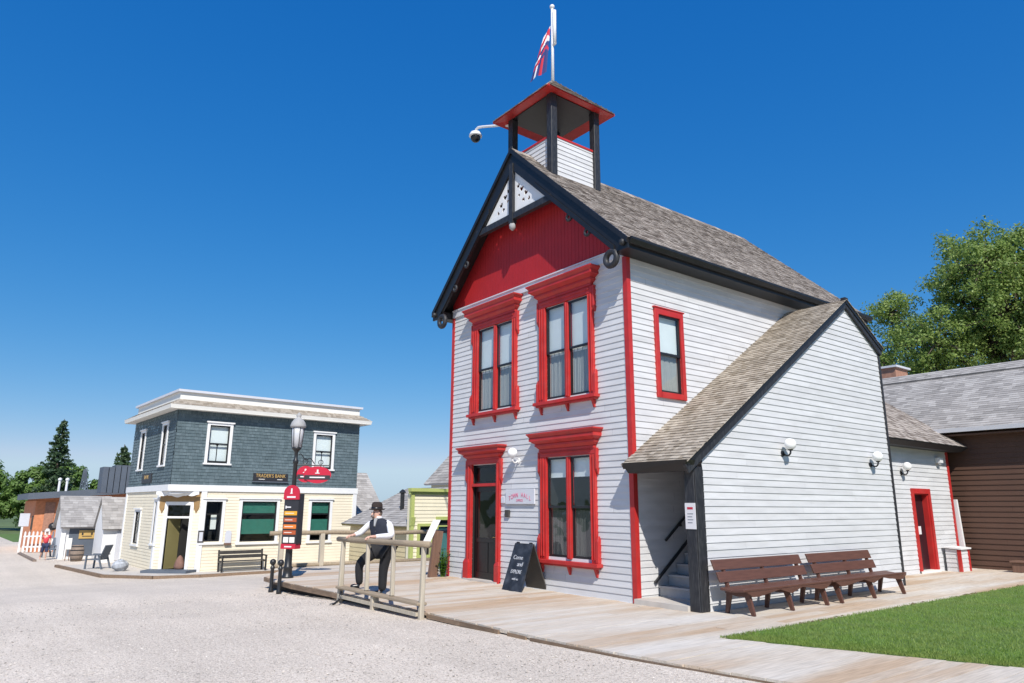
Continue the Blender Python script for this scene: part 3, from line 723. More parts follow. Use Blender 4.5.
# collar truss with two fretwork panels
ZC = 8.60
mb = MB(); hw = (ZR - 0.50 - ZC) / SL
mb.box((XC - hw - .1, -0.45, ZC - 0.07), (XC + hw + .1, -0.33, ZC + 0.09)); mb.build('collar_beam', M['charcoal'], hall)
mb = MB(); mb.box((XC - 0.07, -0.47, ZC - 0.16), (XC + 0.07, -0.33, ZR - 0.4)); 
mb.build('king_post', M['charcoal'], hall)
mb = MB(); mb.lathe([(0.02, -0.34), (0.075, -0.28), (0.085, -0.2), (0.05, -0.14), (0.07, -0.10)], (XC, -0.40, ZC), 14); mb.build('drop_finial', M['step'], hall, smooth=True)
def fret(sgn):
    zb = ZC + 0.09; a = 0.07; dd = 0.54
    tipx = (ZR - dd - zb) / SLS[sgn]; topz = ZR - dd - a * SLS[sgn]
    cu = bpy.data.curves.new('fret', 'CURVE'); cu.dimensions = '2D'; cu.fill_mode = 'BOTH'; cu.extrude = 0.012
    def loop(pts):
        sp = cu.splines.new('POLY'); sp.points.add(len(pts) - 1)
        for p_, q in zip(sp.points, pts): p_.co = (q[0], q[1], 0, 1)
        sp.use_cyclic_u = True
    loop([(a, zb), (tipx, zb), (a, topz)])
    def heart(cx, cz, s_, rot):
        pts = []
        for i in range(16):
            t = 2 * math.pi * i / 16
            hx = 16 * math.sin(t) ** 3 / 17; hz = (13 * math.cos(t) - 5 * math.cos(2 * t) - 2 * math.cos(3 * t) - math.cos(4 * t)) / 17
            pts.append((a + cx + s_ * (hx * math.cos(rot) - hz * math.sin(rot)), zb + cz + s_ * (hx * math.sin(rot) + hz * math.cos(rot))))
        loop(pts)
    heart(.26, .56, .085, 0.0); heart(.13, .68, .07, .5); heart(.42, .40, .08, -.5); heart(.33, .25, .065, 2.6); heart(.54, .22, .06, 1.0); heart(.16, .42, .05, 2.2)
    ob = bpy.data.objects.new('fret', cu); col.objects.link(ob)
    me = bpy.data.meshes.new_from_object(ob.evaluated_get(bpy.context.evaluated_depsgraph_get()))
    bpy.data.objects.remove(ob); bpy.data.curves.remove(cu)
    V = np.empty(len(me.vertices) * 3); me.vertices.foreach_get('co', V); V = V.reshape(-1, 3)
    me.vertices.foreach_set('co', np.stack([XC + sgn * V[:, 0], -0.37 + V[:, 2], V[:, 1]], 1).ravel()); me.update()
    me.materials.clear(); me.materials.append(M['white']); me.name = 'fretwork_panel'
    o = bpy.data.objects.new('fretwork_panel', me); col.objects.link(o); o.parent = hall
fret(1); fret(-1)

# windows of the front
def sash_set(Fx, par, x0, x1, z0, z1, dep=-0.06, blind=None, curtain=None, fr=0.038, m='sash', glass='glass'):
    """double hung pair of sashes with panes, blind and curtain inside the opening"""
    zm = (z0 + z1) / 2
    mb = MB()
    for (a, b, o) in ((z0, zm + 0.03, dep), (zm - 0.03, z1, dep + 0.03)):
        Fx.box(mb, x0, x0 + fr, a, b, o, o + 0.03); Fx.box(mb, x1 - fr, x1, a, b, o, o + 0.03)
        Fx.box(mb, x0 + fr, x1 - fr, a, a + fr * 1.25, o, o + 0.03); Fx.box(mb, x0 + fr, x1 - fr, b - fr, b, o, o + 0.03)
    s = mb.build('sash', M[m], par)
    mb = MB()
    for (a, b, o) in ((z0, zm + 0.03, dep), (zm - 0.03, z1, dep + 0.03)):
        q = [Fx.p(x0 + fr, a + fr, o + 0.012), Fx.p(x1 - fr, a + fr, o + 0.012), Fx.p(x1 - fr, b - fr, o + 0.012), Fx.p(x0 + fr, b - fr, o + 0.012)]
        mb.add(q, [(0, 1, 2, 3)])
    mb.build('pane', M[glass], par, recalc=False)
    if blind:
        mb = MB(); Fx.box(mb, x0 + 0.01, x1 - 0.01, blind[0], blind[1], dep - 0.035, dep - 0.03); Fx.box(mb, x0 + 0.01, x1 - 0.01, blind[0] - 0.02, blind[0], dep - 0.04, dep - 0.028)
        mb.build('blind', M['blind'], par)
    if curtain:
        mb = MB(); n = 40; V = []
        for i in range(n + 1):
            xq = x0 + 0.01 + (x1 - x0 - 0.02) * i / n; o = dep - 0.035 + 0.008 * math.sin(i * 1.9) + 0.006 * math.sin(i * 0.7)
            V += [Fx.p(xq, curtain[0], o), Fx.p(xq, curtain[1] - 0.01 * abs(math.sin(i * 0.5)), o)]
        mb.add(V, [(2 * i, 2 * i + 2, 2 * i + 3, 2 * i + 1) for i in range(n)])
        mb.build('curtain', M[curtain[2]], par, recalc=False)

def cornice(mb, Fx, x0, x1, zb, zt, proj=0.26):
    h = zt - zb
    Fx.flare(mb, x0, x1, zb, zb + 0.12 * h, 0.0, 0.10, 0.10, 0.0, 0.0)
    Fx.flare(mb, x0, x1, zb + 0.12 * h, zb + 0.30 * h, 0.0, 0.085, 0.15, -0.015, 0.06)
    Fx.flare(mb, x0, x1, zb + 0.30 * h, zb + 0.40 * h, 0.0, 0.16, 0.16, 0.07, 0.07)
    Fx.flare(mb, x0, x1, zb + 0.40 * h, zb + 0.58 * h, 0.0, 0.14, 0.245, 0.05, 0.15)
    Fx.flare(mb, x0, x1, zb + 0.58 * h, zb + 0.74 * h, 0.0, 0.255, 0.255, 0.16, 0.16)
    Fx.flare(mb, x0, x1, zb + 0.74 * h, zt - 0.03, 0.0, 0.24, 0.29, 0.145, 0.20)
    Fx.flare(mb, x0, x1, zt - 0.03, zt, 0.0, 0.30, 0.30, 0.21, 0.21)
    Fx.flare(mb, x0, x1, zt, zt + 0.03, 0.0, 0.30, 0.02, 0.21, 0.0)

def hall_window(op, zcorn, blind, curtain):
    x0, x1, z0, z1 = op; ox0, ox1 = x0 - 0.22, x1 + 0.14
    mb = MB()
    FF.box(mb, ox0, x0, z0 - 0.06, z1 + 0.02, 0.0, 0.075); FF.box(mb, x1, ox1, z0 - 0.06, z1 + 0.02, 0.0, 0.075)      # casings
    for e in (ox0 + 0.05, x1 + 0.025):                                                                                 # raised fillets
        FF.box(mb, e - .01, e + 0.02, z0, z1, 0.075, 0.10); FF.box(mb, e + 0.07, e + 0.10, z0, z1, 0.075, 0.10)
    FF.box(mb, ox0, ox1, z1 + 0.02, zcorn[0], 0.0, 0.08)                                                              # head
    FF.box(mb, ox0 + 0.08, ox1 - 0.08, z1 + 0.10, zcorn[0] - 0.03, 0.08, 0.10)
    xm = (x0 + x1) / 2
    FF.box(mb, xm - 0.06, xm + 0.06, z0 - 0.02, z1, -0.06, 0.06); FF.box(mb, xm - 0.02, xm + 0.02, z0, z1, 0.06, 0.075)
    win = mb.build('window', M['red'], hall, bevel=0.006)
    mb = MB()
    FF.box(mb, ox0 - 0.11, ox1 + 0.11, z0 - 0.13, z0 - 0.06, 0.0, 0.17); FF.box(mb, ox0 - 0.06, ox1 + 0.06, z0 - 0.17, z0 - 0.13, 0.0, 0.12)
    for q in (ox0 + 0.04, xm, ox1 - 0.04):
        FF.flare(mb, q - 0.03, q + 0.03, z0 - 0.33, z0 - 0.17, 0.0, 0.04, 0.10, -0.006, 0.0)
    mb.build('sill', M['red'], win, bevel=0.005)
    for e0, e1 in ((ox0 - 0.07, ox0), (ox1, ox1 + 0.07)):            # ears beside the sill and consoles under the cornice
        mb = MB(); FF.box(mb, e0, e1, z0 - 0.06, z0 + 0.36, 0.0, 0.10); FF.flare(mb, e0, e1, z0 + 0.36, z0 + 0.46, 0.0, 0.10, 0.06, 0, -0.02)
        mb.build('casing_ear', M['red'], win, bevel=0.004)
        mb = MB(); FF.box(mb, e0 + .01, e1 - .01, z1 - 0.28, zcorn[0], 0.0, 0.085); FF.flare(mb, e0, e1, z1 - 0.40, z1 - 0.28, 0.0, 0.03, 0.085, -0.015, 0)
        mb.build('cornice_console', M['red'], win, bevel=0.004)
    mb = MB(); cornice(mb, FF, ox0, ox1, zcorn[0], zcorn[1]); mb.build('cornice', M['red'], win)
    for a, b in ((x0, xm - 0.06), (xm + 0.06, x1)):
        sash_set(FF, win, a, b, z0, z1, -0.035, blind, curtain)
    return win
w = hall_window(WIN[0], (6.35, 6.74), (5.05, 6.15), (4.08, 5.10, 'curtain')); w['label'] = 'tall paired upper window on the left of the facade'
w = hall_window(WIN[1], (6.35, 6.74), (5.05, 6.15), (4.08, 5.10, 'curtain')); w['label'] = 'tall paired upper window on the right of the facade'
w = hall_window(WIN[2], (2.90, 3.30), (2.36, 2.74), (0.72, 1.66, 'netdark')); w['label'] = 'paired ground floor window right of the door'
# front door
x0, x1, z0, z1 = DOOR; ox0, ox1 = x0 - 0.19, x1 + 0.13
mb = MB()
FF.box(mb, ox0, x0, 0.0, z1 + 0.02, 0.0, 0.075); FF.box(mb, x1, ox1, 0.0, z1 + 0.02, 0.0, 0.075)
for e in (ox0 + 0.06, x1 + 0.03): FF.box(mb, e, e + 0.06, 0.45, z1, 0.075, 0.10)
FF.box(mb, ox0, ox1, z1 + 0.02, 2.84, 0.0, 0.08)
FF.box(mb, x0, x1, 2.20, 2.27, -0.08, 0.06)
dfr = mb.build('door_frame', M['red'], hall, bevel=0.006)
for e0, e1 in ((ox0 - 0.04, x0 - 0.02), (x1 + 0.01, ox1 + 0.04)):
    mb = MB(); FF.box(mb, e0, e1, 0.0, 0.40, 0.075, 0.12); FF.flare(mb, e0, e1, 0.40, 0.48, 0.075, 0.12, 0.09, 0, -0.03); mb.build('plinth_block', M['red'], dfr)
for e0, e1 in ((ox0 - 0.06, ox0), (ox1, ox1 + 0.06)):
    mb = MB(); FF.box(mb, e0, e1, z1 - 0.35, 2.84, 0.0, 0.08); FF.flare(mb, e0, e1, z1 - 0.47, z1 - 0.35, 0.0, 0.03, 0.08, -0.012, 0); mb.build('casing_ear', M['red'], dfr)
mb = MB(); cornice(mb, FF, ox0, ox1, 2.84, 3.16, 0.25); mb.build('cornice', M['red'], dfr)
mb = MB()
FF.box(mb, x0, x0 + 0.1, 0.04, 2.2, -0.09, -0.05); FF.box(mb, x1 - 0.1, x1, 0.04, 2.2, -0.09, -0.05); FF.box(mb, x0 + 0.1, x1 - 0.1, 2.08, 2.2, -0.09, -0.05)
FF.box(mb, x0 + 0.1, x1 - 0.1, 0.04, 0.95, -0.09, -0.065); FF.box(mb, x0 + 0.1, x1 - 0.1, 0.88, 0.98, -0.09, -0.05); FF.box(mb, x0 + 0.1, x1 - 0.1, 0.04, 0.2, -0.09, -0.05)
xm = (x0 + x1) / 2; FF.box(mb, xm - 0.05, xm + 0.05, 0.2, 0.88, -0.09, -0.05)
dr = mb.build('door', M['door'], hall, bevel=0.004)
mb = MB(); mb.add([FF.p(x0 + 0.1, 0.98, -0.07), FF.p(x1 - 0.1, 0.98, -0.07), FF.p(x1 - 0.1, 2.08, -0.07), FF.p(x0 + 0.1, 2.08, -0.07)], [(0, 1, 2, 3)]); mb.build('door_pane', M['glassdark'], dr, recalc=False)
mb = MB(); FF.box(mb, x0, x0 + 0.06, 2.27, 2.72, -0.08, -0.04); FF.box(mb, x1 - 0.06, x1, 2.27, 2.72, -0.08, -0.04); FF.box(mb, x0 + .06, x1 - .06, 2.66, 2.72, -0.08, -0.04); FF.box(mb, x0 + .06, x1 - .06, 2.27, 2.32, -0.08, -0.04)
tr = mb.build('transom', M['door'], hall)
mb = MB(); mb.add([FF.p(x0 + .06, 2.32, -.06), FF.p(x1 - .06, 2.32, -.06), FF.p(x1 - .06, 2.66, -.06), FF.p(x0 + .06, 2.66, -.06)], [(0, 1, 2, 3)]); mb.build('transom_pane', M['glassdark'], tr, recalc=False)
mb = MB(); mb.tube([FF.p(x1 - 0.05, 1.02, -0.05), FF.p(x1 - 0.05, 1.02, 0.02)], 0.016); mb.tube([FF.p(x1 - 0.05, 1.02, 0.02), FF.p(x1 - 0.17, 1.02, 0.025)], 0.013); FF.box(mb, x1 - .08, x1 - .02, 0.92, 1.12, -0.05, -0.04)
mb.build('door_handle', M['brass'], dr)
mb = MB(); FF.box(mb, ox0, ox1, 0.0, 0.035, -0.1, 0.15); mb.build('threshold', M['concrete'], hall)
# side window
a, b, c, d = SW; mb = MB()
FS.box(mb, a - 0.11, a, c - 0.12, d + 0.13, 0, 0.06); FS.box(mb, b, b + 0.11, c - 0.12, d + 0.13, 0, 0.06); FS.box(mb, a, b, d, d + 0.13, 0, 0.06); FS.box(mb, a, b, c - 0.12, c, 0, 0.06); FS.box(mb, a - .14, b + .14, d + .13, d + .16, 0, 0.075)
win = mb.build('window', M['red'], hall, bevel=0.005); win['label'] = 'narrow single window high on the side wall'
sash_set(FS, win, a, b, c, d, -0.035, (4.85, 5.64), (c + .02, 4.9, 'curtain'))

# bell tower on the ridge
TX0, TX1, TY0, TY1 = -4.02, -2.45, 0.16, 1.62
TZ = 10.66
mb = MB()
FT = [Fr((TX1, TY0, 0), (0, 1, 0), (1, 0, 0)), Fr((TX0, TY0, 0), (1, 0, 0), (0, -1, 0)), Fr((TX0, TY1, 0), (0, -1, 0), (-1, 0, 0)), Fr((TX1, TY1, 0), (-1, 0, 0), (0, 1, 0))]
Lx, Ly = TX1 - TX0, TY1 - TY0
clap(mb, FT[0], 9.62, TZ - .04, 0.118, lambda z: (0, Ly)); clap(mb, FT[2], 9.62, TZ - .04, 0.118, lambda z: (0, Ly))
clap(mb, FT[1], 9.62, TZ - .04, 0.118, lambda z: (0, Lx)); clap(mb, FT[3], 9.62, TZ - .04, 0.118, lambda z: (0, Lx))
tower = mb.build('bell_tower', M['clap'], hall, recalc=False)
mb = MB(); mb.box((TX0 - .03, TY0 - .03, TZ - .04), (TX1 + .03, TY1 + .03, TZ + .01)); mb.build('tower_sill', M['red'], tower)
for (px, py) in ((TX0, TY0), (TX1, TY0), (TX1, TY1), (TX0, TY1)):
    mb = MB(); mb.box((px - 0.095, py - 0.095, 9.55 if px > -3 else 9.45), (px + 0.095, py + 0.095, 11.78)); mb.build('tower_post', M['charcoal'], tower, bevel=0.01)
TC = Vector(((TX0 + TX1) / 2, (TY0 + TY1) / 2, 0)); TE = 1.14; ZE, ZA = 11.68, 12.80
mb = MB(); mb.box((TX0 - .08, TY0 - .08, 11.72), (TX1 + .08, TY1 + .08, 11.84)); mb.build('tower_beam', M['black'], tower)
# pyramid: red board soffit below, shingles above
cs = [(TC.x + sx_ * TE, TC.y + sy_ * TE, ZE) for sx_, sy_ in ((1, -1), (1, 1), (-1, 1), (-1, -1))]
ap = (TC.x, TC.y, ZA)
mb = MB()
inn = [(TC.x + sx_ * 0.72, TC.y + sy_ * 0.66, ZE + 0.10) for sx_, sy_ in ((1, -1), (1, 1), (-1, 1), (-1, -1))]
for i in range(4):
    j = (i + 1) % 4
    mb.add([cs[i], cs[j], inn[j], inn[i]], [(0, 1, 2, 3)], 0)
    mb.add([cs[i], cs[j], (cs[j][0], cs[j][1], ZE + .05), (cs[i][0], cs[i][1], ZE + .05)], [(0, 1, 2, 3)], 0)
mb.build('tower_soffit', M['red'], tower, recalc=False)
mb = MB()
for i in range(4):
    a = Vector(cs[i]) + Vector((0, 0, .05)); b = Vector(cs[(i + 1) % 4]) + Vector((0, 0, .05)); P = Vector(ap) + Vector((0, 0, .05))
    mb.add([a, b, P], [(0, 1, 2)])
    u = (b - a).normalized(); mid = (a + b) / 2; v = (P - mid).normalized(); n = u.cross(v).normalized()
    if n.z < 0: n = -n
    L = (b - a).length; H = (P - mid).length
    shingles(mb, a - v * 0.03, u, v, n, L, H, 0.13, clip=lambda s_, L=L, H=H: (L / 2 * s_ / H - 0.01, L - L / 2 * s_ / H + 0.01), seed=40 + i, lift=0.004)
mb.build('tower_roof', M['roof'], tower, recalc=False)
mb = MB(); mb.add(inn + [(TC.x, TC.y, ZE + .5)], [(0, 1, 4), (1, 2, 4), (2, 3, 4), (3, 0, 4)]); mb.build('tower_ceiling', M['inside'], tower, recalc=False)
mb = MB(); mb.lathe([(0.30, 0.0), (0.27, 0.05), (0.2, 0.18), (0.17, 0.34), (0.1, 0.42), (0.02, 0.45)], (TC.x, TC.y, 10.95), 18); mb.tube([(TC.x, TC.y, 11.38), (TC.x, TC.y, 11.75)], 0.03)
mb.build('bell', M['blackmetal'], tower, smooth=True)

# stair annex on the right side
DX = 1.45; AR = (5.88, 6.46); AB = (7.36, 5.50)
def az(y):  # top of annex wall under the roof
    return 2.44 + (AR[1] - 2.44) * (y + 0.05) / (AR[0] + 0.05) if y < AR[0] else AR[1] + (AB[1] - AR[1]) * (y - AR[0]) / (AB[0] - AR[0])
FA = Fr((DX, 0, 0), (0, 1, 0), (1, 0, 0))
def ax(z):
    ya = 0.2 if z < az(0.2) else (z - 2.44) / (AR[1] - 2.44) * (AR[0] + .05) - .05
    yb = AB[0] if z < AB[1] else AR[0] + (AR[1] - z) / (AR[1] - AB[1]) * (AB[0] - AR[0])
    return (ya, max(yb, ya + 0.01))
mb = MB(); clap(mb, FA, 0.0, AR[1], 0.125, ax)
annex = mb.build('stair_annex', M['clap'], hall, recalc=False); annex['label'] = 'clapboard stair enclosure with steep lean-to roof'
mb = MB(); clap(mb, Fr((DX, AB[0], 0), (-1, 0, 0), (0, 1, 0)), 0, AB[1], 0.125, lambda z: (0, DX)); mb.build('annex_rear_wall', M['clap'], annex, recalc=False)
mb = MB(); FI = Fr((DX - 0.1, 0, 0), (0, 1, 0), (-1, 0, 0)); mb.add([FI.p(ax(z)[0], z) for z in (0, 2.4, AR[1])] + [FI.p(ax(z)[1], z) for z in (AR[1] - .01, AB[1], 0)], [(0, 1, 2, 3, 4, 5)]); mb.build('annex_inner_wall', M['clap'], annex, recalc=False)
# annex roof: front slope and rear slope
fsl = Vector((0, AR[0] + 0.35, AR[1] - 2.44 + 0.2)).normalized()
mb = MB()
A0 = Vector((0.012, -0.33, 2.50)); v = (Vector((0, AR[0], AR[1] + 0.10)) - Vector((0, -0.33, 2.50))); Lv = v.length; v.normalize(); n = Vector((0, -v.z, v.y))
mb.prism([A0 - n * .004, A0 + v * Lv - n * .004, A0 + v * Lv - n * 0.09, A0 - n * 0.09], (DX + 0.09 - 0.012, 0, 0), 1)
shingles(mb, A0, (1, 0, 0), v, n, DX + 0.11, Lv, 0.11, (0.07, 0.17), seed=61, th=0.018)
v2 = Vector((0, AB[0] + 0.12 - AR[0], AB[1] - 0.02 - AR[1])); L2 = v2.length; v2.normalize(); n2 = Vector((0, -v2.z, v2.y))
B0 = Vector((0.012, AR[0], AR[1] + 0.10)); 
mb.prism([B0 - n2 * .004, B0 + v2 * L2 - n2 * .004, B0 + v2 * L2 - n2 * .09, B0 - n2 * .09], (DX + 0.09, 0, 0), 1)
shingles(mb, B0 + v2 * L2, (1, 0, 0), -v2, n2, DX + 0.11, L2, 0.13, seed=62)
mb.build('annex_roof', [M['roof2'], M['black']], annex, recalc=False)
mb = MB()   # dark rake boards
P0 = Vector((DX + 0.045, -0.2, 0)); 
mb.beam((DX + 0.05, -0.30, 2.37), (DX + 0.05, AR[0], AR[1] + 0.0), 0.06, 0.17); mb.beam((DX + 0.052, AR[0] - .02, AR[1] - 0.02), (DX + 0.052, AB[0] + 0.06, AB[1] - 0.06), 0.06, 0.11)
mb.box((DX + 0.0, AR[0] - .07, AR[1] + .06), (DX + .11, AR[0] + .07, AR[1] + .14))
mb.build('rake_board', M['charcoal'], annex)
mb = MB(); mb.hexa([(0.17, -0.32, 2.34), (DX + 0.03, -0.28, 2.34), (DX + 0.03, -0.12, 2.34), (0.17, -0.12, 2.34), (0.06, -0.38, 2.53), (DX + 0.12, -0.38, 2.53), (DX + 0.12, -0.12, 2.53), (0.06, -0.12, 2.53)]); mb.build('eave_fascia', M['black'], annex)
mb = MB(); mb.box((DX - 0.20, -0.06, 0.0), (DX + 0.015, 0.22, 2.40)); mb.box((DX + 0.015, -0.04, 0.0), (DX + 0.035, 0.17, 2.42)); mb.build('corner_post', M['charcoal'], annex, bevel=0.012)
mb = MB(); mb.box((DX - .02, AB[0] - .04, 0), (DX + .035, AB[0] + .035, AB[1] - .05)); mb.build('rear_corner_trim', M['charcoal'], annex)
mb = MB(); mb.box((0.03, -0.12, 0.0), (DX - 0.2, 0.62, 0.09)); mb.build('landing', M['concrete'], annex)
mb = MB()
for i in range(22):
    y = 0.60 + i * 0.26; z = 0.09 + 0.19 * (i + 1)
    mb.box((0.03, y, max(0, z - 0.60)), (DX - .11, y + 0.26, z - 0.035)); mb.box((0.03, y - 0.03, z - 0.035), (DX - .11, y + 0.26, z))
mb.build('staircase', M['step'], annex)
mb = MB(); mb.beam((0.05, 0.45, 0.34), (0.05, 5.5, 0.34 + 5.05 * .19 / .26), 0.04, 0.045); mb.beam((0.09, 0.75, 1.10), (0.09, 5.6, 1.10 + 4.85 * .19 / .26), 0.035, 0.04); mb.box((0.03, 1.2, 1.36), (0.09, 1.25, 1.42)); mb.build('handrail', M['blackmetal'], annex)

# rear wing with the red doorway
RX = 0.30; RY0, RY1 = 7.36, 13.62
FR = Fr((RX, 0, 0), (0, 1, 0), (1, 0, 0)); RD = (11.03, 11.95, 0.06, 2.14)
mb = MB(); clap(mb, FR, 0, 3.45, 0.125, lambda z: (RY0, RY1), [RD])
wing = mb.build('rear_wing', M['clap'], hall, recalc=False); wing['label'] = 'low clapboard rear wing with red doorway'
mb = MB(); FR.box(mb, 10.90, 11.03, 0, 2.28, 0, 0.05); FR.box(mb, 11.95, 12.08, 0, 2.28, 0, 0.05); FR.box(mb, 11.03, 11.95, 2.14, 2.28, 0, 0.05); FR.box(mb, 11.92, 11.95, 0.06, 2.14, -0.17, 0.0); FR.box(mb, 11.00, 11.03, 0.06, 2.14, -0.17, 0.0); FR.box(mb, 11.03, 11.92, 2.11, 2.14, -0.17, 0.0); mb.build('wing_door_frame', M['red'], wing)
mb = MB(); FR.box(mb, 11.03, 11.92, 0.06, 2.11, -0.18, -0.14); mb.build('wing_door', M['purple'], wing)
mb = MB(); FR.box(mb, 11.42, 11.62, 1.02, 1.24, -0.14, -0.13); mb.build('door_notice', M['paper'], wing)
mb = MB(); FR.box(mb, 10.90, 12.08, 0.0, 0.06, -0.34, 0.08); mb.build('wing_threshold', M['creamwhite'], wing)
mb = MB(); mb.box((RX - .10, RY1 - .06, 0), (RX + .03, RY1 + .03, 3.42)); mb.box((RX + .0, RY1 - .10, 0), (RX + .028, RY1 - .06, 3.42)); mb.build('wing_corner_board', M['red'], wing)
mb = MB(); clap(mb, Fr((RX, RY1, 0), (-1, 0, 0), (0, 1, 0)), 0, 6.4, 0.125, lambda z: (0, 6.4) if z < 3.45 else ((z - 3.45) / .72, 6.4 - (z - 3.45) / .72)); mb.build('wing_end_wall', M['clap'], wing, recalc=False)
mb = MB()
wv = Vector((-1, 0, 0.72)).normalized(); wnn = Vector((0.72, 0, 1)).normalized(); wo = Vector((RX + 0.45, RY0 + .12, 3.56))
mb.prism([wo - wnn * .004, wo + wv * 4.6 - wnn * .004, wo + wv * 4.6 - wnn * .1, wo - wnn * .1], (0, 6.55, 0), 1)
shingles(mb, wo, (0, 1, 0), wv, wnn, 6.62, 4.6, 0.14, seed=71)
mb.build('wing_roof', [M['roof'], M['black']], wing, recalc=False)
mb = MB(); mb.hexa([(RX + .03, RY0, 3.40), (RX + .36, RY0, 3.40), (RX + .36, RY1 + .2, 3.40), (RX + .03, RY1 + .2, 3.40), (RX + .03, RY0, 3.50), (RX + .50, RY0, 3.52), (RX + .50, RY1 + .34, 3.52), (RX + .03, RY1 + .34, 3.50)]); mb.build('wing_gutter', M['charcoal'], wing)
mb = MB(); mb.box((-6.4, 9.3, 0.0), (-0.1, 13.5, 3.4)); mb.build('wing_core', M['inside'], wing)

# flagpole and flag
fp = thing('flagpole', 'white flagpole rising from the bell tower roof', 'flagpole', (TC.x, TC.y, ZA))
mb = MB(); mb.tube([(0, 0, -.1), (0, 0, 2.28)], [0.045, 0.036], 10); mb.build('pole', M['whitemetal'], fp, smooth=True)
mb = MB(); mb.ball((0, 0, 2.33), 0.07); mb.build('finial', M['whitemetal'], fp, smooth=True)
mb = MB(); mb.tube([(0.09, -0.0, 1.12), (0.09, -0.0, 2.16)], 0.05, 8); mb.box((-.02, -.03, 1.10), (.13, .03, 1.14)); mb.build('halyard_sleeve', M['whitemetal'], fp, smooth=True)
mb = MB()   # limp flag hanging in folds
nu, nv = 16, 30; V = []; FcM = []
for j in range(nv + 1):
    t = j / nv
    for i in range(nu + 1):
        s_ = i / nu
        fold = 0.07 * math.sin(s_ * 9 + t * 2.5) * (0.35 + t) * s_
        dx = -(0.20 + 0.10 * t) * s_ - 0.26 * t * (0.45 + 0.55 * s_)
        px = dx * 0.61; py = dx * 0.79
        z = 1.74 - 1.42 * t - 0.40 * s_ * (1 - 0.3 * t) 
        V.append((px + fold * 0.79, py - fold * 0.61, z))
for j in range(nv):
    for i in range(nu):
        s_, t = (i + .5) / nu, (j + .5) / nv
        q = t + .10 * math.sin(s_ * 5)
        mi = 1
        if q < .07: mi = 2
        elif q < .24: mi = 0
        elif q < .36: mi = 2 if s_ < .75 else 0
        elif q < .47: mi = 1
        elif q < .54: mi = 2 if s_ > .6 else 0
        elif q < .68: mi = 0 if s_ > .6 else 1
        else: mi = (1, 1, 0, 1, 2, 1)[int(s_ * 5.99)]
        FcM.append(mi)
fo = len(mb.v); mb.v += V
for j in range(nv):
    for i in range(nu):
        mb.f.append((j * (nu + 1) + i, j * (nu + 1) + i + 1, (j + 1) * (nu + 1) + i + 1, (j + 1) * (nu + 1) + i)); mb.m.append(FcM[j * nu + i])
fl = mb.build('flag', [M['flagred'], M['flagblue'], M['flagwhite']], None, smooth=True, recalc=False); fl.location = (TC.x - 0.03, TC.y - 0.04, ZA)
tag(fl, 'limp red, white and blue flag hanging on the rooftop flagpole', 'flag')
# dome camera
dc = thing('security_camera', 'white dome security camera on an arm reaching left from the bell tower', 'security camera', (TX0 - .1, TY0, 11.55))
mb = MB(); mb.tube([(0.05, -.02, -.12), (-0.05, -.03, 0.12), (-0.30, -0.04, 0.24), (-1.15, -0.10, 0.56), (-1.34, -0.12, 0.62), (-1.44, -0.13, 0.60), (-1.47, -0.13, 0.50)], 0.038, 8); mb.build('arm', M['whitemetal'], dc, smooth=True)
mb = MB(); mb.lathe([(0.04, 0.10), (0.15, 0.06), (0.185, -0.02), (0.185, -0.05), (0.14, -0.06)], (-1.47, -0.13, 0.44), 18); mb.build('housing', M['whitemetal'], dc, smooth=True)
mb = MB(); mb.lathe([(0.14, -0.055), (0.142, -0.10), (0.13, -0.15), (0.09, -0.20), (0.04, -0.225), (0.001, -0.23)], (-1.47, -0.13, 0.44), 18); mb.build('dome', M['leather'], dc, smooth=True)

# wall lamps
def wall_lamp(Fx, x, z, label, style='black'):
    o = Fx.p(x, z)
    ang = math.atan2(Fx.n.x, -Fx.n.y)
    t = thing('wall_lamp', label, 'lamp', o, ang, 'white globe wall lamps')
    m = M['blackmetal'] if style == 'black' else M['whitemetal']
    mb = MB(); mb.tube([(0, 0, 0), (0, -0.035, 0)], [0.065, 0.055], 12); mb.build('back_plate', m, t)
    mb = MB(); mb.tube([(0, -0.03, 0), (0, -0.10, -0.04), (0, -0.15, -0.04), (0, -0.19, 0.0), (0, -0.20, 0.06)], 0.018, 8); mb.lathe([(0.03, 0), (0.055, 0.03), (0.05, 0.05)], (0, -0.20, 0.05), 12); mb.build('arm', m, t, smooth=True)
    mb = MB(); mb.ball((0, -0.20, 0.18), 0.115, 20, 12); mb.build('globe', M['globe'], t, smooth=True)
wall_lamp(FF, -3.52, 2.75, 'white globe wall lamp between the front door and the ground floor window', 'white')
wall_lamp(FA, 2.78, 2.78, 'white globe wall lamp on the wide clapboard side wall above the left bench')
wall_lamp(FA, 6.36, 2.70, 'white globe wall lamp near the dark rear corner, above the right bench')
wall_lamp(FR, 10.45, 2.68, 'white globe wall lamp on the rear wing beside the red doorway')
mb = MB(); FR.box(mb, 12.75, 12.95, 3.05, 3.20, 0.02, 0.16); mb.tube([FR.p(12.85, 3.1, .02), FR.p(12.85, 3.0, .12)], 0.03); o = mb.build('flood_light', M['whitemetal'], None, origin=tuple(FR.p(12.85, 3.1, .05)))
tag(o, 'small flood light under the eave of the rear wing', 'lamp')

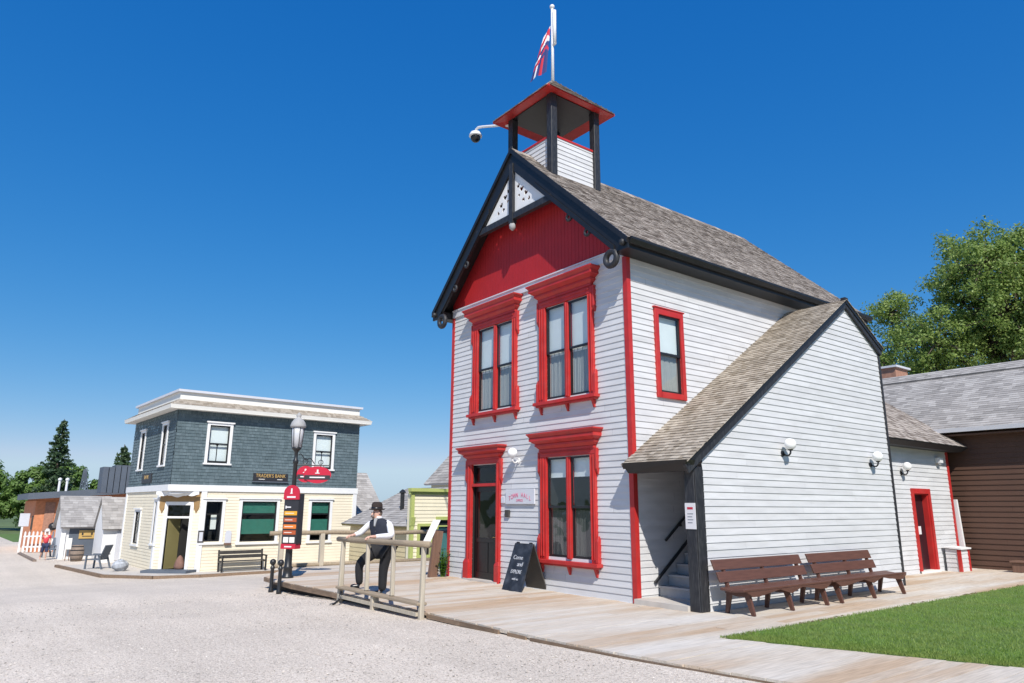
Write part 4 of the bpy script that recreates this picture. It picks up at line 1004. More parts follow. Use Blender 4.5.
# signs on the front
sg = thing('wall_sign', 'pale framed TOWN HALL OFFICE sign with rose lettering right of the front door', 'sign', FF.p(-3.43, 1.78))
FG = Fr((0, 0, 0), (1, 0, 0), (0, -1, 0))
mb = MB(); FG.box(mb, -0.53, 0.53, -0.0, 0.33, 0.025, 0.06); mb.build('board', M['greyboard'], sg, bevel=0.006)
for i, ch in enumerate('TOWN HALL'):
    if ch == ' ': continue
    q = (i - 4) / 4.0
    text_obj('lettering', ch, 0.145, FG, q * 0.37, 0.20 - 0.075 * q * q, 0.061, M['pink'], sg, 0.75)
text_obj('lettering', 'OFFICE', 0.075, FG, 0, 0.08, 0.061, M['pink'], sg, 1.0)
mb = MB(); FF.box(mb, -4.15, -3.99, 1.80, 1.95, 0.0, 0.05); o = mb.build('mail_box', M['greyboard'], None, origin=tuple(FF.p(-4.07, 1.87)), bevel=0.008); tag(o, 'small white wall box between the door frame and the sign', 'box')
mb = MB(); FF.box(mb, -3.99, -3.84, 1.49, 1.65, 0.0, 0.06); o = mb.build('wall_plate', M['boardback'], None, origin=tuple(FF.p(-3.91, 1.57)), bevel=0.006); tag(o, 'small dark square plate on the wall under the sign', 'plate')
mb = MB(); FA.box(mb, -0.09, 0.02, 1.37, 1.80, -0.20, -0.19)
F_ = Fr((DX - 0.095, -0.062, 0), (1, 0, 0), (0, -1, 0)); mb = MB(); F_.box(mb, -0.10, 0.12, 1.36, 1.80, 0.0, 0.012)
o = thing('notice', 'white notice with a red heading on the dark stair corner post', 'sign', F_.p(0, 1.36))
mb.v = [(a - o.location.x, b - o.location.y, c - o.location.z) for a, b, c in mb.v]; mb.build('panel', M['paper'], o)
Fn = Fr((0, 0, 0), (1, 0, 0), (0, -1, 0)); mb = MB(); Fn.box(mb, -0.05, 0.07, 0.33, 0.37, 0.012, 0.014); mb.build('heading', M['signred'], o)
mb = MB()
for i in range(4): Fn.box(mb, -0.05, 0.07 - 0.02 * (i % 2), 0.25 - i * 0.05, 0.262 - i * 0.05, 0.012, 0.014)
mb.build('print_lines', M['bluegrey'], o)
# chalkboard
cb = thing('sandwich_board', 'black chalk written sandwich board on the boardwalk before the door', 'sandwich board', (-2.90, -0.34, 0), 0.0)
def slab(mb, a, b, c, d, t): mb.hexa([Vector(p) for p in (a, b, c, d)] + [Vector(p) + Vector(t) for p in (a, b, c, d)])
mb = MB(); H_ = 0.95; sp = 0.36; hw = 0.33
# front leaf faces -Y, leaning back to the top
slab(mb, (-hw, -sp, 0.0), (hw, -sp, 0.0), (hw * .92, -0.02, H_), (-hw * .92, -0.02, H_), (0, 0.03, 0.0)); f1 = mb.build('front_leaf', M['slateboard'], cb)
mb = MB(); slab(mb, (-hw, sp, 0.0), (hw, sp, 0.0), (hw * .92, 0.03, H_), (-hw * .92, 0.03, H_), (0, -0.03, 0)); mb.build('rear_leaf', M['boardback'], cb)
mb = MB()
for q in (-.22, .22): mb.tube([(q - .04, 0, H_ + .01), (q + .04, 0, H_ + .01)], 0.02)
mb.build('hinge', M['blackmetal'], cb)
n_ = Vector((0, -H_, sp - .02)).normalized(); vz = Vector((0, sp - .02, H_)).normalized()
class Fslope(Fr):
    def p(s, x, z, o=0.0): return s.O + s.u * x + vz * z + n_ * o
FC = Fslope((0, -sp, 0), (1, 0, 0), (0, -1, 0))
text_obj('chalk_writing', 'Come', 0.13, FC, -0.05, 0.70, 0.006, M['chalk'], f1); text_obj('chalk_writing', 'and', 0.13, FC, 0.07, 0.56, 0.006, M['chalk'], f1)
text_obj('chalk_writing', 'EXPLORE', 0.115, FC, 0.0, 0.40, 0.006, M['chalk'], f1, 0.75); text_obj('chalk_writing', 'with us', 0.07, FC, 0.03, 0.25, 0.006, M['chalk'], f1)

# benches
def bench(label, y0, length, b0=0.0, b1=0.0):
    t = thing('bench', label, 'bench', (1.95, y0, 0), 0, 'red brown benches along the clapboard wall')
    L = length
    mb = MB()
    for (xa, xb_, za, zb_) in ((-0.20, 0.02, .425, .40), (0.03, 0.26, .40, .425)):
        mb.hexa([(xa, 0, za - .04), (xb_, 0, zb_ - .04), (xb_, L, zb_ - .04), (xa, L, za - .04), (xa, 0, za), (xb_, 0, zb_), (xb_, L, zb_), (xa, L, za)])
    mb.build('seat', M['benchwood'], t, bevel=0.006)
    for (z0, z1, xo) in ((0.50, 0.665, -0.215), (0.695, 0.86, -0.275)):
        mb = MB(); e = 0.05 if z0 > .68 else 0.0; Lb = L - b1
        mb.hexa([(xo, b0 - e, z0), (xo + .035, b0 - e, z0), (xo + .035, Lb - e, z0), (xo, Lb - e, z0), (xo - .05, b0 - e - .02, z1), (xo - .015, b0 - e - .02, z1), (xo - .015, Lb - e - .02, z1), (xo - .05, Lb - e - .02, z1)])
        mb.build('back_slat', M['benchwood'], t, bevel=0.005)
    for q in (0.22, L / 2, L - 0.22):
        mb = MB(); mb.prism([(-0.24, q - .03, 0.40), (0.25, q - .03, 0.365), (0.25, q - .03, 0.30), (0.0, q - .03, 0.285), (-0.24, q - .03, 0.32)], (0, 0.06, 0)); mb.build('seat_bearer', M['benchwood'], t)
        mb = MB(); mb.beam((0.17, q, 0.33), (0.27, q, 0.0), 0.06, 0.10, (1, 0, 0), w2=0.045, h2=0.06); mb.build('leg', M['benchwood'], t)
        mb = MB(); mb.beam((-0.17, q, 0.36), (-0.24, q, 0.0), 0.06, 0.09, (1, 0, 0), w2=0.045, h2=0.06); mb.build('leg', M['benchwood'], t)
        q = min(max(q, b0 + .18), L - b1 - .2)
        mb = MB(); mb.beam((-0.19, q, 0.36), (-0.32, q, 0.84), 0.05, 0.055, (1, 0, 0)); mb.build('back_post', M['benchwood'], t)
    mb = MB(); mb.prism([(0.262, 0.05, 0.385), (0.262, 0.22, 0.30), (0.262, 0.40, 0.30), (0.262, L / 2 - .35, 0.375), (0.262, L / 2, 0.29), (0.262, L / 2 + .35, 0.375), (0.262, L - .40, 0.30), (0.262, L - .22, 0.30), (0.262, L - .05, 0.385)], (0.02, 0, 0)); mb.build('apron', M['benchwood'], t)
    return t
bench('left red brown slatted bench, nearer the stair post', 0.12, 2.72, 0.0, 0.04)
bench('right red brown slatted bench, nearer the rear wing', 2.92, 2.95, 0.14, 0.36)

# white box by the wing corner, white board behind it
bx = thing('storage_box', 'low white clapboard box with red corners beside the rear wing', 'box', (0.34, 12.45, 0))
Fb1 = Fr((0.06, 0, 0), (1, 0, 0), (0, -1, 0)); Fb2 = Fr((0.42, 0, 0), (0, 1, 0), (1, 0, 0))
mb = MB(); clap(mb, Fb1, 0, 0.60, 0.12, lambda z: (0, 0.36)); clap(mb, Fb2, 0, 0.60, 0.12, lambda z: (0, 0.60)); mb.box((0.06, 0.005, 0.0), (0.415, 0.60, 0.60)); mb.build('body', M['clap'], bx)
mb = MB(); mb.box((0.37, -.03, 0), (0.45, 0.05, 0.60)); mb.box((0.37, 0.54, 0), (0.45, 0.63, 0.60)); mb.build('corner_trim', M['red'], bx)
mb = MB(); mb.hexa([(0.02, -.06, 0.64), (0.49, -.06, .605), (0.49, .67, .605), (0.02, .67, 0.64), (0.02, -.06, 0.68), (0.49, -.06, .645), (0.49, .67, .645), (0.02, .67, 0.68)]); mb.build('lid', M['white'], bx)
mb = MB(); mb.hexa([(0.30, 13.72, 0), (0.46, 13.72, 0), (0.46, 13.80, 0), (0.30, 13.80, 0), (0.26, 13.74, 2.0), (0.38, 13.74, 2.0), (0.38, 13.82, 2.0), (0.26, 13.82, 2.0)]); o = mb.build('board', M['white'], None, origin=(0.38, 13.76, 0)); tag(o, 'tall white board standing between the rear wing and the brown building', 'board')

# ------------------------------------------------------------------ brown building
bb = thing('brown_building', 'long brown clapboard building with a broad grey shingle roof', 'building', (0, 14.2, 0))
FW = Fr((0, 0, 0), (1, 0, 0), (0, -1, 0))
mb = MB(); clap(mb, FW, -0.05, 4.15, 0.155, lambda z: (-7, 15), t=0.022); mb.build('front_wall', M['brownclap'], bb, recalc=False)
mb = MB(); yr, zr, ye, ze_ = 3.25, 6.55, -0.40, 4.10
v = Vector((0, yr - ye, zr - ze_)); Lv = v.length; v.normalize(); n = Vector((0, -v.z, v.y))
o_ = Vector((-7.3, ye, ze_)); mb.prism([o_ - n * .004, o_ + v * Lv - n * .004, o_ + v * Lv - n * .1, o_ - n * .1], (22.6, 0, 0), 1)
shingles(mb, o_, (1, 0, 0), v, n, 22.6, Lv - .55, 0.14, (0.18, 0.34), seed=81, th=0.012, rag=0.004)
rf = mb.build('roof', [M['roof3'], M['bluegrey']], bb, recalc=False)
mb = MB(); shingles(mb, o_ + v * (Lv - .55) + n * .05, (1, 0, 0), v, n, 22.6, .55, 0.14, (0.18, 0.34), seed=82, rag=0.004); mb.prism([o_ + v * (Lv - .55) + n * .045, o_ + v * Lv + n * .045, o_ + v * Lv - n * .01, o_ + v * (Lv - .55) - n * .01], (22.6, 0, 0)); mb.build('ridge_band', M['roof3'], rf, recalc=False)
mb = MB(); mb.prism([o_ + v * Lv, (-7.3, yr * 2 - ye, ze_), (-7.3, yr * 2 - ye, ze_ - .1), o_ + v * Lv - Vector((0, 0, .1))], (22.6, 0, 0)); mb.build('rear_roof', M['roof3'], rf)
mb = MB(); mb.prism([(-7.3, ye - .03, ze_ + .03), (-7.3, ye - .10, ze_ + .03), (-7.3, ye - .09, ze_ - .09), (-7.3, ye - .03, ze_ - .09)], (22.6, 0, 0)); mb.build('gutter', M['greyboard'], bb)
mb = MB(); mb.box((-7.2, -0.37, 3.90), (15.1, -0.02, 3.95)); mb.build('soffit', M['brownclap'], bb)
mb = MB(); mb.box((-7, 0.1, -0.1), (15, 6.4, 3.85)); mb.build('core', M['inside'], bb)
mb = MB(); mb.box((-4.9, 5.6, 5.0), (-3.55, 6.7, 7.42)); ch = mb.build('chimney', M['brickdark'], bb)
mb = MB(); mb.box((-5.0, 5.5, 7.42), (-3.45, 6.8, 7.50)); mb.build('chimney_cap', M['greyboard'], ch)
pl = thing('planter', 'low brown wooden planter box at the foot of the brown building', 'planter', (2.15, 13.75, 0))
mb = MB(); mb.box((-.5, -.22, 0), (.5, .22, .26)); mb.box((-.54, -.26, .26), (.54, .26, .31)); mb.build('body', M['brownpost'], pl, bevel=.01)

# ------------------------------------------------------------------ front hitching rail and man
rail = thing('railing', 'front log rail fence the man leans on, at the edge of the boardwalk', 'railing', (-2.9, -3.85, -0.15))
def rl(mb, name, m, parent, smooth=False, bevel=0):
    mb.v = [(a - parent.location.x, b - parent.location.y, c - parent.location.z) for a, b, c in mb.v]; return mb.build(name, M[m], parent, smooth=smooth, bevel=bevel)
mb = MB(); pts = [(-4.62, -3.85, 1.06), (-4.0, -3.855, 1.068), (-3.0, -3.845, 1.075), (-2.0, -3.85, 1.085), (-1.05, -3.85, 1.10)]; mb.tube(pts, [0.05, 0.054, 0.05, 0.053, 0.055], 12); rl(mb, 'top_log', 'log', rail, True)
for x, zb in ((-4.4, -0.17), (-1.25, -0.12)):
    mb = MB(); mb.beam((x, -3.85, zb), (x + 0.03, -3.85, 1.035 + .01 * (x + 4.4)), 0.11 if x < -3 else 0.085, 0.09, (1, 0, 0), w2=0.075, h2=0.075); rl(mb, 'post', 'post', rail, bevel=.015)
for x in (-3.30, -2.30):
    mb = MB(); mb.beam((x, -3.83, 0.17), (x + 0.01, -3.84, 1.03 + .01 * (x + 4.4)), 0.075, 0.075, (1, 0, 0), w2=0.07, h2=0.07); rl(mb, 'post', 'post', rail, bevel=.015)
mb = MB(); mb.beam((-2.88, -3.86, -0.14), (-2.90, -3.86, 0.12), 0.15, 0.10, (1, 0, 0), w2=0.13); rl(mb, 'short_post', 'post', rail, bevel=.01)
mb = MB(); mb.box((-4.42, -3.95, 0.122), (-1.22, -3.76, 0.168)); rl(mb, 'foot_board', 'log', rail, bevel=.008)
mb = MB(); mb.beam((-4.35, -3.90, -0.02), (-1.3, -3.90, -0.02), 0.05, 0.06); rl(mb, 'lower_bar', 'post', rail)
mb = MB(); mb.tube([(-4.05, -3.99, 0.10), (-4.02, -4.02, 0.02), (-4.0, -4.05, -0.05), (-4.08, -4.10, -0.12), (-4.2, -4.13, -0.15)], 0.022, 6); o = mb.build('strap', M['leather'], None, origin=(-4.05, -3.99, 0.10), smooth=True); tag(o, 'black strap dangling from the foot board of the front rail', 'strap')

# rear rail
r2 = thing('railing', 'far log rail fence at the back edge of the boardwalk, behind the lamp post', 'railing', (-11.2, -0.75, 0))
mb = MB(); mb.tube([(-11.2, -2.95, 0.95), (-11.2, -1, 0.95), (-11.2, 1.2, 0.9), (-11.2, 3.0, 0.92)], 0.065, 10); rl(mb, 'top_log', 'log', r2, True)
mb = MB(); mb.tube([(-11.2, -2.75, 0.05), (-11.2, 3.0, 0.03)], 0.06, 10); rl(mb, 'bottom_log', 'log', r2, True)
for y in (-2.6, -1.38, 0.95, 2.6):
    mb = MB(); mb.beam((-11.2, y, 0.0), (-11.2, y, 0.92), 0.13, 0.13, (1, 0, 0)); rl(mb, 'post', 'post', r2, bevel=.01)

# --- skinned figures
def skin_mesh(name, joints, edges, m, parent, root=None, sub=1, smooth=True):
    """continuous surface grown over a joint graph; joints: name -> ((x,y,z), r or (rx,ry))"""
    names = list(joints); idx = {k: i for i, k in enumerate(names)}
    me = bpy.data.meshes.new(name + '_src'); me.from_pydata([joints[k][0] for k in names], [(idx[a], idx[b]) for a, b in edges], []); me.update()
    ob = bpy.data.objects.new(name + '_src', me); col.objects.link(ob)
    md = ob.modifiers.new('skin', 'SKIN'); md.use_smooth_shade = smooth; md.branch_smoothing = 0.3
    if not me.skin_vertices:
        pass
    sv = me.skin_vertices[0].data
    for k in names:
        r = joints[k][1]; r = r if isinstance(r, tuple) else (r, r)
        sv[idx[k]].radius = r; sv[idx[k]].use_root = (k == (root or names[0]))
    if sub:
        ss = ob.modifiers.new('sub', 'SUBSURF'); ss.levels = sub; ss.render_levels = sub
    dg = bpy.context.evaluated_depsgraph_get(); dg.update()
    out = bpy.data.meshes.new_from_object(ob.evaluated_get(dg))
    bpy.data.objects.remove(ob); bpy.data.meshes.remove(me)
    out.name = name; out.materials.clear(); out.materials.append(M[m] if isinstance(m, str) else m)
    for p in out.polygons: p.use_smooth = smooth
    o = bpy.data.objects.new(name, out); col.objects.link(o)
    if parent: o.parent = parent
    return o

man = thing('person', 'man in a dark hat, navy waistcoat and white sleeves leaning on the front rail', 'person', (-3.7, -3.3, 0))
def rel(d): return {k: ((p[0] + 3.7, p[1] + 3.3, p[2]), r) for k, (p, r) in d.items()}
MJ = dict(pel=((-3.77, -3.25, .93), .14), belly=((-3.80, -3.30, 1.15), (.17, .15)), chest=((-3.82, -3.35, 1.34), (.17, .13)), neck=((-3.82, -3.39, 1.475), .062), skull=((-3.83, -3.42, 1.585), (.085, .10)), crown=((-3.825, -3.415, 1.665), (.075, .09)),
    shL=((-3.65, -3.235, 1.38), .04), elL=((-3.42, -3.28, 1.15), .05), wrL=((-3.28, -3.72, 1.15), .032), shR=((-4.02, -3.425, 1.375), .04), elR=((-4.17, -3.60, 1.18), .05), wrR=((-4.10, -3.76, 1.155), .032),
    hipL=((-3.70, -3.21, .88), .11), knL=((-3.77, -3.25, .48), .068), anL=((-3.79, -3.24, .10), .035), toL=((-3.84, -3.38, .05), .022),
    hipR=((-3.85, -3.32, .88), .11), knR=((-4.03, -3.66, .62), .068), anR=((-4.02, -3.62, .23), .035), toR=((-4.08, -3.80, .17), .022))
ME = [('pel', 'belly'), ('belly', 'chest'), ('chest', 'neck'), ('neck', 'skull'), ('skull', 'crown'), ('chest', 'shL'), ('shL', 'elL'), ('elL', 'wrL'), ('chest', 'shR'), ('shR', 'elR'), ('elR', 'wrR'),
      ('pel', 'hipL'), ('hipL', 'knL'), ('knL', 'anL'), ('anL', 'toL'), ('pel', 'hipR'), ('hipR', 'knR'), ('knR', 'anR'), ('anR', 'toR')]
# fingers: four over the rail and a thumb on each hand
for s_, hx in (('L', -3.27), ('R', -4.10)):
    wr = 'wr' + s_
    MJ['palm' + s_] = ((hx, -3.80, 1.15), (.042, .024)); ME.append((wr, 'palm' + s_))
    for i, (dx, ln) in enumerate(((-.036, .062), (-.012, .075), (.012, .07), (.034, .055))):
        MJ[f'fa{s_}{i}'] = ((hx + dx, -3.80 - ln * .75, 1.152), .0115); MJ[f'fb{s_}{i}'] = ((hx + dx * 1.1, -3.80 - ln * 1.45, 1.125), .0105); MJ[f'fc{s_}{i}'] = ((hx + dx * 1.1, -3.80 - ln * 1.62, 1.085), .0095)
        ME += [('palm' + s_, f'fa{s_}{i}'), (f'fa{s_}{i}', f'fb{s_}{i}'), (f'fb{s_}{i}', f'fc{s_}{i}')]
    q = -.05 if s_ == 'L' else .05
    MJ['ta' + s_] = ((hx + q * 1.05, -3.80, 1.148), .013); MJ['tb' + s_] = ((hx + q * 1.4, -3.85, 1.135), .011)
    ME += [('palm' + s_, 'ta' + s_), ('ta' + s_, 'tb' + s_)]
body = skin_mesh('body', rel(MJ), ME, 'skin', man, 'pel', 1)
sub_ = lambda keys, f=1.0, add=0.0: {k: (MJ[k][0], tuple(q * f + add for q in (MJ[k][1] if isinstance(MJ[k][1], tuple) else (MJ[k][1],) * 2))) for k in keys}
shs = {'chest': ((-3.82, -3.34, 1.37), (.10, .08)), 'shL': ((-3.63, -3.225, 1.385), .078), 'upL': ((-3.54, -3.25, 1.28), .076), 'elL': ((-3.42, -3.28, 1.15), .068), 'wrL': ((-3.28, -3.72, 1.15), .042), 'shR': ((-4.03, -3.43, 1.385), .078), 'elR': ((-4.17, -3.60, 1.18), .066), 'wrR': ((-4.10, -3.76, 1.155), .042), 'collar': ((-3.82, -3.385, 1.475), (.07, .068))}
skin_mesh('shirt', rel(shs), [('chest', 'collar'), ('chest', 'shL'), ('shL', 'upL'), ('upL', 'elL'), ('elL', 'wrL'), ('chest', 'shR'), ('shR', 'elR'), ('elR', 'wrR')], 'shirt', man, 'chest', 1)
SV = Vector((.92, .40, 0)).normalized(); FV = Vector((.40, -.92, 0)).normalized()
def loft(secs, n=20):
    mb = MB(); V = []
    for (cx_, cy_, cz_, a_, b_) in secs:
        for k in range(n):
            t = 2 * math.pi * k / n; sc_x = math.copysign(abs(math.cos(t)) ** .8, math.cos(t)); sc_y = math.copysign(abs(math.sin(t)) ** .8, math.sin(t))
            V.append(Vector((cx_ + 3.7, cy_ + 3.3, cz_)) + SV * a_ * sc_x + FV * b_ * sc_y)
    m_ = len(secs)
    mb.add(V, [(i * n + k, i * n + (k + 1) % n, (i + 1) * n + (k + 1) % n, (i + 1) * n + k) for i in range(m_ - 1) for k in range(n)] + [tuple(range(n - 1, -1, -1)), tuple(range((m_ - 1) * n, m_ * n))])
    return mb
loft([(-3.77, -3.25, .88, .205, .15), (-3.775, -3.255, .93, .21, .16), (-3.79, -3.28, 1.05, .205, .168), (-3.805, -3.31, 1.18, .212, .165), (-3.82, -3.335, 1.32, .225, .155), (-3.822, -3.345, 1.40, .228, .135), (-3.823, -3.355, 1.44, .19, .115), (-3.825, -3.37, 1.472, .11, .088), (-3.825, -3.375, 1.482, .082, .075)]).build('waistcoat', M['vest'], man, smooth=True)
mb = MB(); mb.lathe([(.074, 0), (.083, .0), (.078, .05), (.070, .05)], (-3.822 + 3.7, -3.385 + 3.3, 1.468), 18); mb.build('collar', M['shirt'], man, smooth=True)
mb = MB(); o0 = Vector((-.12, -.07, 0)) + FV * .085; o1 = Vector((-.122, -.045, 0)) + FV * .155; mb.beam(o0 + Vector((0, 0, 1.485)), o1 + Vector((0, 0, 1.33)), .085, .03, tuple(FV), w2=.02); mb.build('cravat', M['step'], man)
tj = sub_(['pel', 'hipL', 'knL', 'anL', 'hipR', 'knR', 'anR'], 1.2, .012)
tj['pel'] = (tj['pel'][0], (.19, .17)); tj['anL'] = ((-3.79, -3.24, .07), (.085, .085)); tj['anR'] = ((-4.02, -3.625, .19), (.072, .075)); tj['knL'] = (tj['knL'][0], (.098, .098)); tj['knR'] = (tj['knR'][0], (.098, .098)); tj['hipL'] = (tj['hipL'][0], (.14, .14)); tj['hipR'] = (tj['hipR'][0], (.14, .14))
skin_mesh('trousers', rel(tj), [('pel', 'hipL'), ('hipL', 'knL'), ('knL', 'anL'), ('pel', 'hipR'), ('hipR', 'knR'), ('knR', 'anR')], 'trousers', man, 'pel', 1)
for s_, hz in (('L', 0.0), ('R', 0.128)):
    a = Vector(MJ['an' + s_][0]); b = Vector(MJ['to' + s_][0]); d = Vector((b.x - a.x, b.y - a.y, 0)).normalized()
    sj = {'heel': (tuple(a - d * .05 + Vector((0, 0, hz + .055 - a.z))), (.062, .058)), 'mid': (tuple(a + d * .06 + Vector((0, 0, hz + .055 - a.z))), (.06, .055)), 'toe': (tuple(a + d * .19 + Vector((0, 0, hz + .042 - a.z))), (.052, .042)), 'ank': (tuple(a + Vector((0, 0, hz + .12 - a.z))), (.058, .058))}
    skin_mesh('shoe', rel(sj), [('heel', 'mid'), ('mid', 'toe'), ('heel', 'ank')], 'leather', man, 'heel', 1)
FCD = Vector((0.12, -0.97, -0.13)).normalized()         # where the face points
hc = Vector(MJ['skull'][0]) - Vector((-3.7, -3.3, 0)); side = FCD.cross(Vector((0, 0, 1))).normalized()
upv = side.cross(FCD).normalized()
def hp(f, s_, u): return hc + FCD * f + side * s_ + upv * u
mb = MB(); mb.beam(hp(.085, 0, .02), hp(.125, 0, -.03), .03, .03); mb.build('nose', M['skin'], man, bevel=.008)
mb = MB(); mb.beam(hp(.105, -.045, -.052), hp(.112, .045, -.052), .02, .03); mb.ball(hp(.085, 0, -.085), .028, 10, 7); mb.build('moustache', M['hair'], man, bevel=.005)
for q in (-.034, .034):
    mb = MB(); mb.ball(hp(.088, q, .022), .012, 8, 6); mb.build('eye', M['leather'], man, smooth=True)
for q in (-.082, .082):
    mb = MB(); mb.ball(hp(-.005, q, -.005), .02, 8, 6, sc=(.5, 1, 1.1)); mb.build('ear', M['skin'], man, smooth=True)
mb = MB(); mb.ball(hp(-.045, 0, -.005), .082, 14, 9, sc=(1, 1, 1.0)); mb.build('hair', M['hair'], man, smooth=True)
ho = thing('hat_tmp', None, None)
bpy.data.objects.remove(ho)
mb = MB(); c0 = hp(-.01, 0, .055)
mb.lathe([(.05, 0.0), (.145, 0.010), (.158, 0.030), (.148, 0.026), (.108, 0.018), (.107, .06), (.104, .11), (.088, .15), (.055, .165), (.02, .15), (.001, .145)], c0, 20, sx=.92, sy=1.08)
mb.build('hat', M['hat'], man, smooth=True)
mb = MB(); mb.lathe([(.108, .022), (.110, .03), (.109, .058), (.105, .058)], c0, 20, sx=.925, sy=1.085); mb.build('hat_band', M['leather'], man, smooth=True)
mb = MB(); 
for i in range(4): mb.ball(Vector((-3.762 + .012 * i, -3.485 + .012 * i, 1.32 - i * .09)) - Vector((-3.7, -3.3, 0)), .009, 6, 4)
mb.build('button', M['leather'], man)

# ------------------------------------------------------------------ lamp post, signs, bollards
lp = thing('street_lamp', 'black street lamp post with a glass lantern and domed silver cap', 'street lamp', (-8.24, -3.49, 0))
mb = MB(); mb.lathe([(0.15, 0), (0.15, 0.04), (0.115, 0.07), (0.105, 0.22), (0.125, 0.24), (0.09, 0.28), (0.08, 0.70), (0.095, 0.73), (0.065, 0.78), (0.058, 2.0), (0.05, 2.75), (0.07, 2.78), (0.07, 2.84), (0.045, 2.88), (0.045, 3.05), (0.09, 3.10), (0.12, 3.13), (0.12, 3.16)], (0, 0, 0), 16); mb.build('post', M['blackmetal'], lp, smooth=True)
mb = MB(); mb.lathe([(0.115, 3.16), (0.14, 3.45), (0.155, 3.68)], (0, 0, 0), 12); mb.build('lantern', M['lens'], lp, smooth=True)
mb = MB()
for k in range(6):
    a = 2 * math.pi * k / 6; mb.tube([(0.12 * math.cos(a), 0.12 * math.sin(a), 3.16), (0.162 * math.cos(a), 0.162 * math.sin(a), 3.68)], .010, 5)
mb.build('lantern_rib', M['blackmetal'], lp)
mb = MB(); mb.lathe([(0.16, 3.66), (0.195, 3.68), (0.20, 3.71), (0.17, 3.80), (0.115, 3.88), (0.06, 3.91), (0.05, 3.95), (0.07, 3.98), (0.03, 4.03), (0.001, 4.06)], (0, 0, 0), 18); mb.build('cap', M['step'], lp, smooth=True)
mb = MB(); dR = Vector((0.45, 0.89, 0))
mb.tube([(0, 0, 2.72), tuple(dR * .5 + Vector((0, 0, 2.72))), tuple(dR * .86 + Vector((0, 0, 2.72)))], 0.016, 6)
for k in range(9):
    pass
sc_ = [Vector((0, 0, 2.98)) + dR * (0.06 + 0.05 * i) + Vector((0, 0, 0.05 * math.sin(i * 1.3) - .022 * i)) for i in range(9)]; mb.tube(sc_, .012, 5); mb.ring(dR * .62 + Vector((0, 0, 2.80)), (0.89, -0.45, 0), .055, .010, 12, 5); mb.ring(dR * .24 + Vector((0, 0, 2.82)), (0.89, -0.45, 0), .06, .010, 12, 5)
mb.build('bracket', M['blackmetal'], lp)
# hanging oval sign pair
nS = Vector((0.89, -0.45, 0)).normalized()
class Fpl(Fr):
    pass
hs = thing('hanging_sign', 'red twin oval sign hanging from the lamp post bracket', 'sign', (-8.24, -3.49, 0))
def oval(cx, cz, rx, rz, mats_, parent):
    Fo = Fr(dR * 1.0 * 0, dR, nS)
    mb = MB(); pts = [Fo.p(cx + rx * math.cos(2 * math.pi * k / 28), cz + rz * math.sin(2 * math.pi * k / 28), -.02) for k in range(28)]; mb.prism(pts, nS * .05)
    o = mb.build('oval_panel', M['signred'], parent)
    mb = MB(); hh = .05; ww = rx * .93; Fo.box(mb, cx - ww, cx + ww, cz - .12, cz - .01, .03, .036); mb.build('name_band', M['sign'], o)
    mb = MB(); Fo.box(mb, cx - rx * .55, cx + rx * .55, cz - .08, cz - .05, .036, .040); Fo.box(mb, cx - .02, cx + .02, cz + .05, cz + .13, .03, .036); Fo.box(mb, cx - .06, cx + .05, cz + .03, cz + .05, .03, .036); mb.build('sign_mark', M['paper'], o)
oval(0.26, 2.50, 0.21, 0.205, None, hs); oval(0.56, 2.485, 0.34, 0.21, None, hs)
# move second slightly proud so the panels do not share a plane
hs.children[1].location = nS * 0.025
mb = MB(); Fo = Fr((0, 0, 0), dR, nS)
for q in (.3, .7): mb.tube([Fo.p(q, 2.66, 0.0), Fo.p(q, 2.73, 0.0)], .008, 5)
mb.build('hanger', M['blackmetal'], hs)
# directory panel
dp = thing('directory_sign', 'tall black directory panel with red ends and orange strips on the lamp post', 'sign', (-8.24, -3.49, -.03))
nD = Vector((0.60, -0.80, 0)); uD = Vector((0.80, 0.60, 0))
FD = Fr(nD * -.15 + uD * .06, uD, nD)
mb = MB(); FD.box(mb, -.20, .20, .80, 2.04, .04, .30); body_ = mb.build('cabinet', M['sign'], dp, bevel=.008)
mb = MB(); pts = [FD.p(-.215, 1.90, .28)] + [FD.p(-.215, 2.06, .28)] + [FD.p(.215 * math.cos(math.pi - math.pi * k / 12), 2.06 + .19 * math.sin(math.pi * k / 12), .28) for k in range(13)] + [FD.p(.215, 1.90, .28)]; mb.prism(pts, nD * .04); hd = mb.build('red_header', M['signred'], dp)
mb = MB(); FD.box(mb, -.02, .02, 2.06, 2.17, .32, .326); FD.box(mb, -.04, .03, 2.04, 2.06, .32, .326); FD.box(mb, -.12, .12, 1.94, 1.98, .32, .326); mb.build('header_mark', M['paper'], hd)
mb = MB(); FD.box(mb, -.20, .20, .72, .84, .08, .318); mb.build('red_foot', M['signred'], dp)
mb = MB(); FD.box(mb, -.1, .1, .76, .79, .318, .322); mb.build('foot_mark', M['paper'], dp)
for i, (z, mm) in enumerate(((1.52, 'amber'), (1.36, 'rust'), (1.20, 'orange'), (1.06, 'rust'))):
    mb = MB(); FD.box(mb, -.17, .18, z, z + .10, .30, .308); st = mb.build('name_strip', M[mm], dp)
    mb = MB(); FD.box(mb, -.14, .10 - .03 * (i % 2), z + .042, z + .056, .308, .311); mb.build('strip_text', M['creamwhite'], st)
mb = MB(); FD.box(mb, -.12, .0, 1.70, 1.73, .30, .308); FD.box(mb, -.15, -.12, 1.68, 1.75, .30, .308); mb.build('arrow_mark', M['paper'], dp)
for q in (-.15, .02):
    mb = MB(); FD.box(mb, q, q + .14, .87, 1.0, .30, .308); mb.build('notice_card', M['creamwhite'], dp)

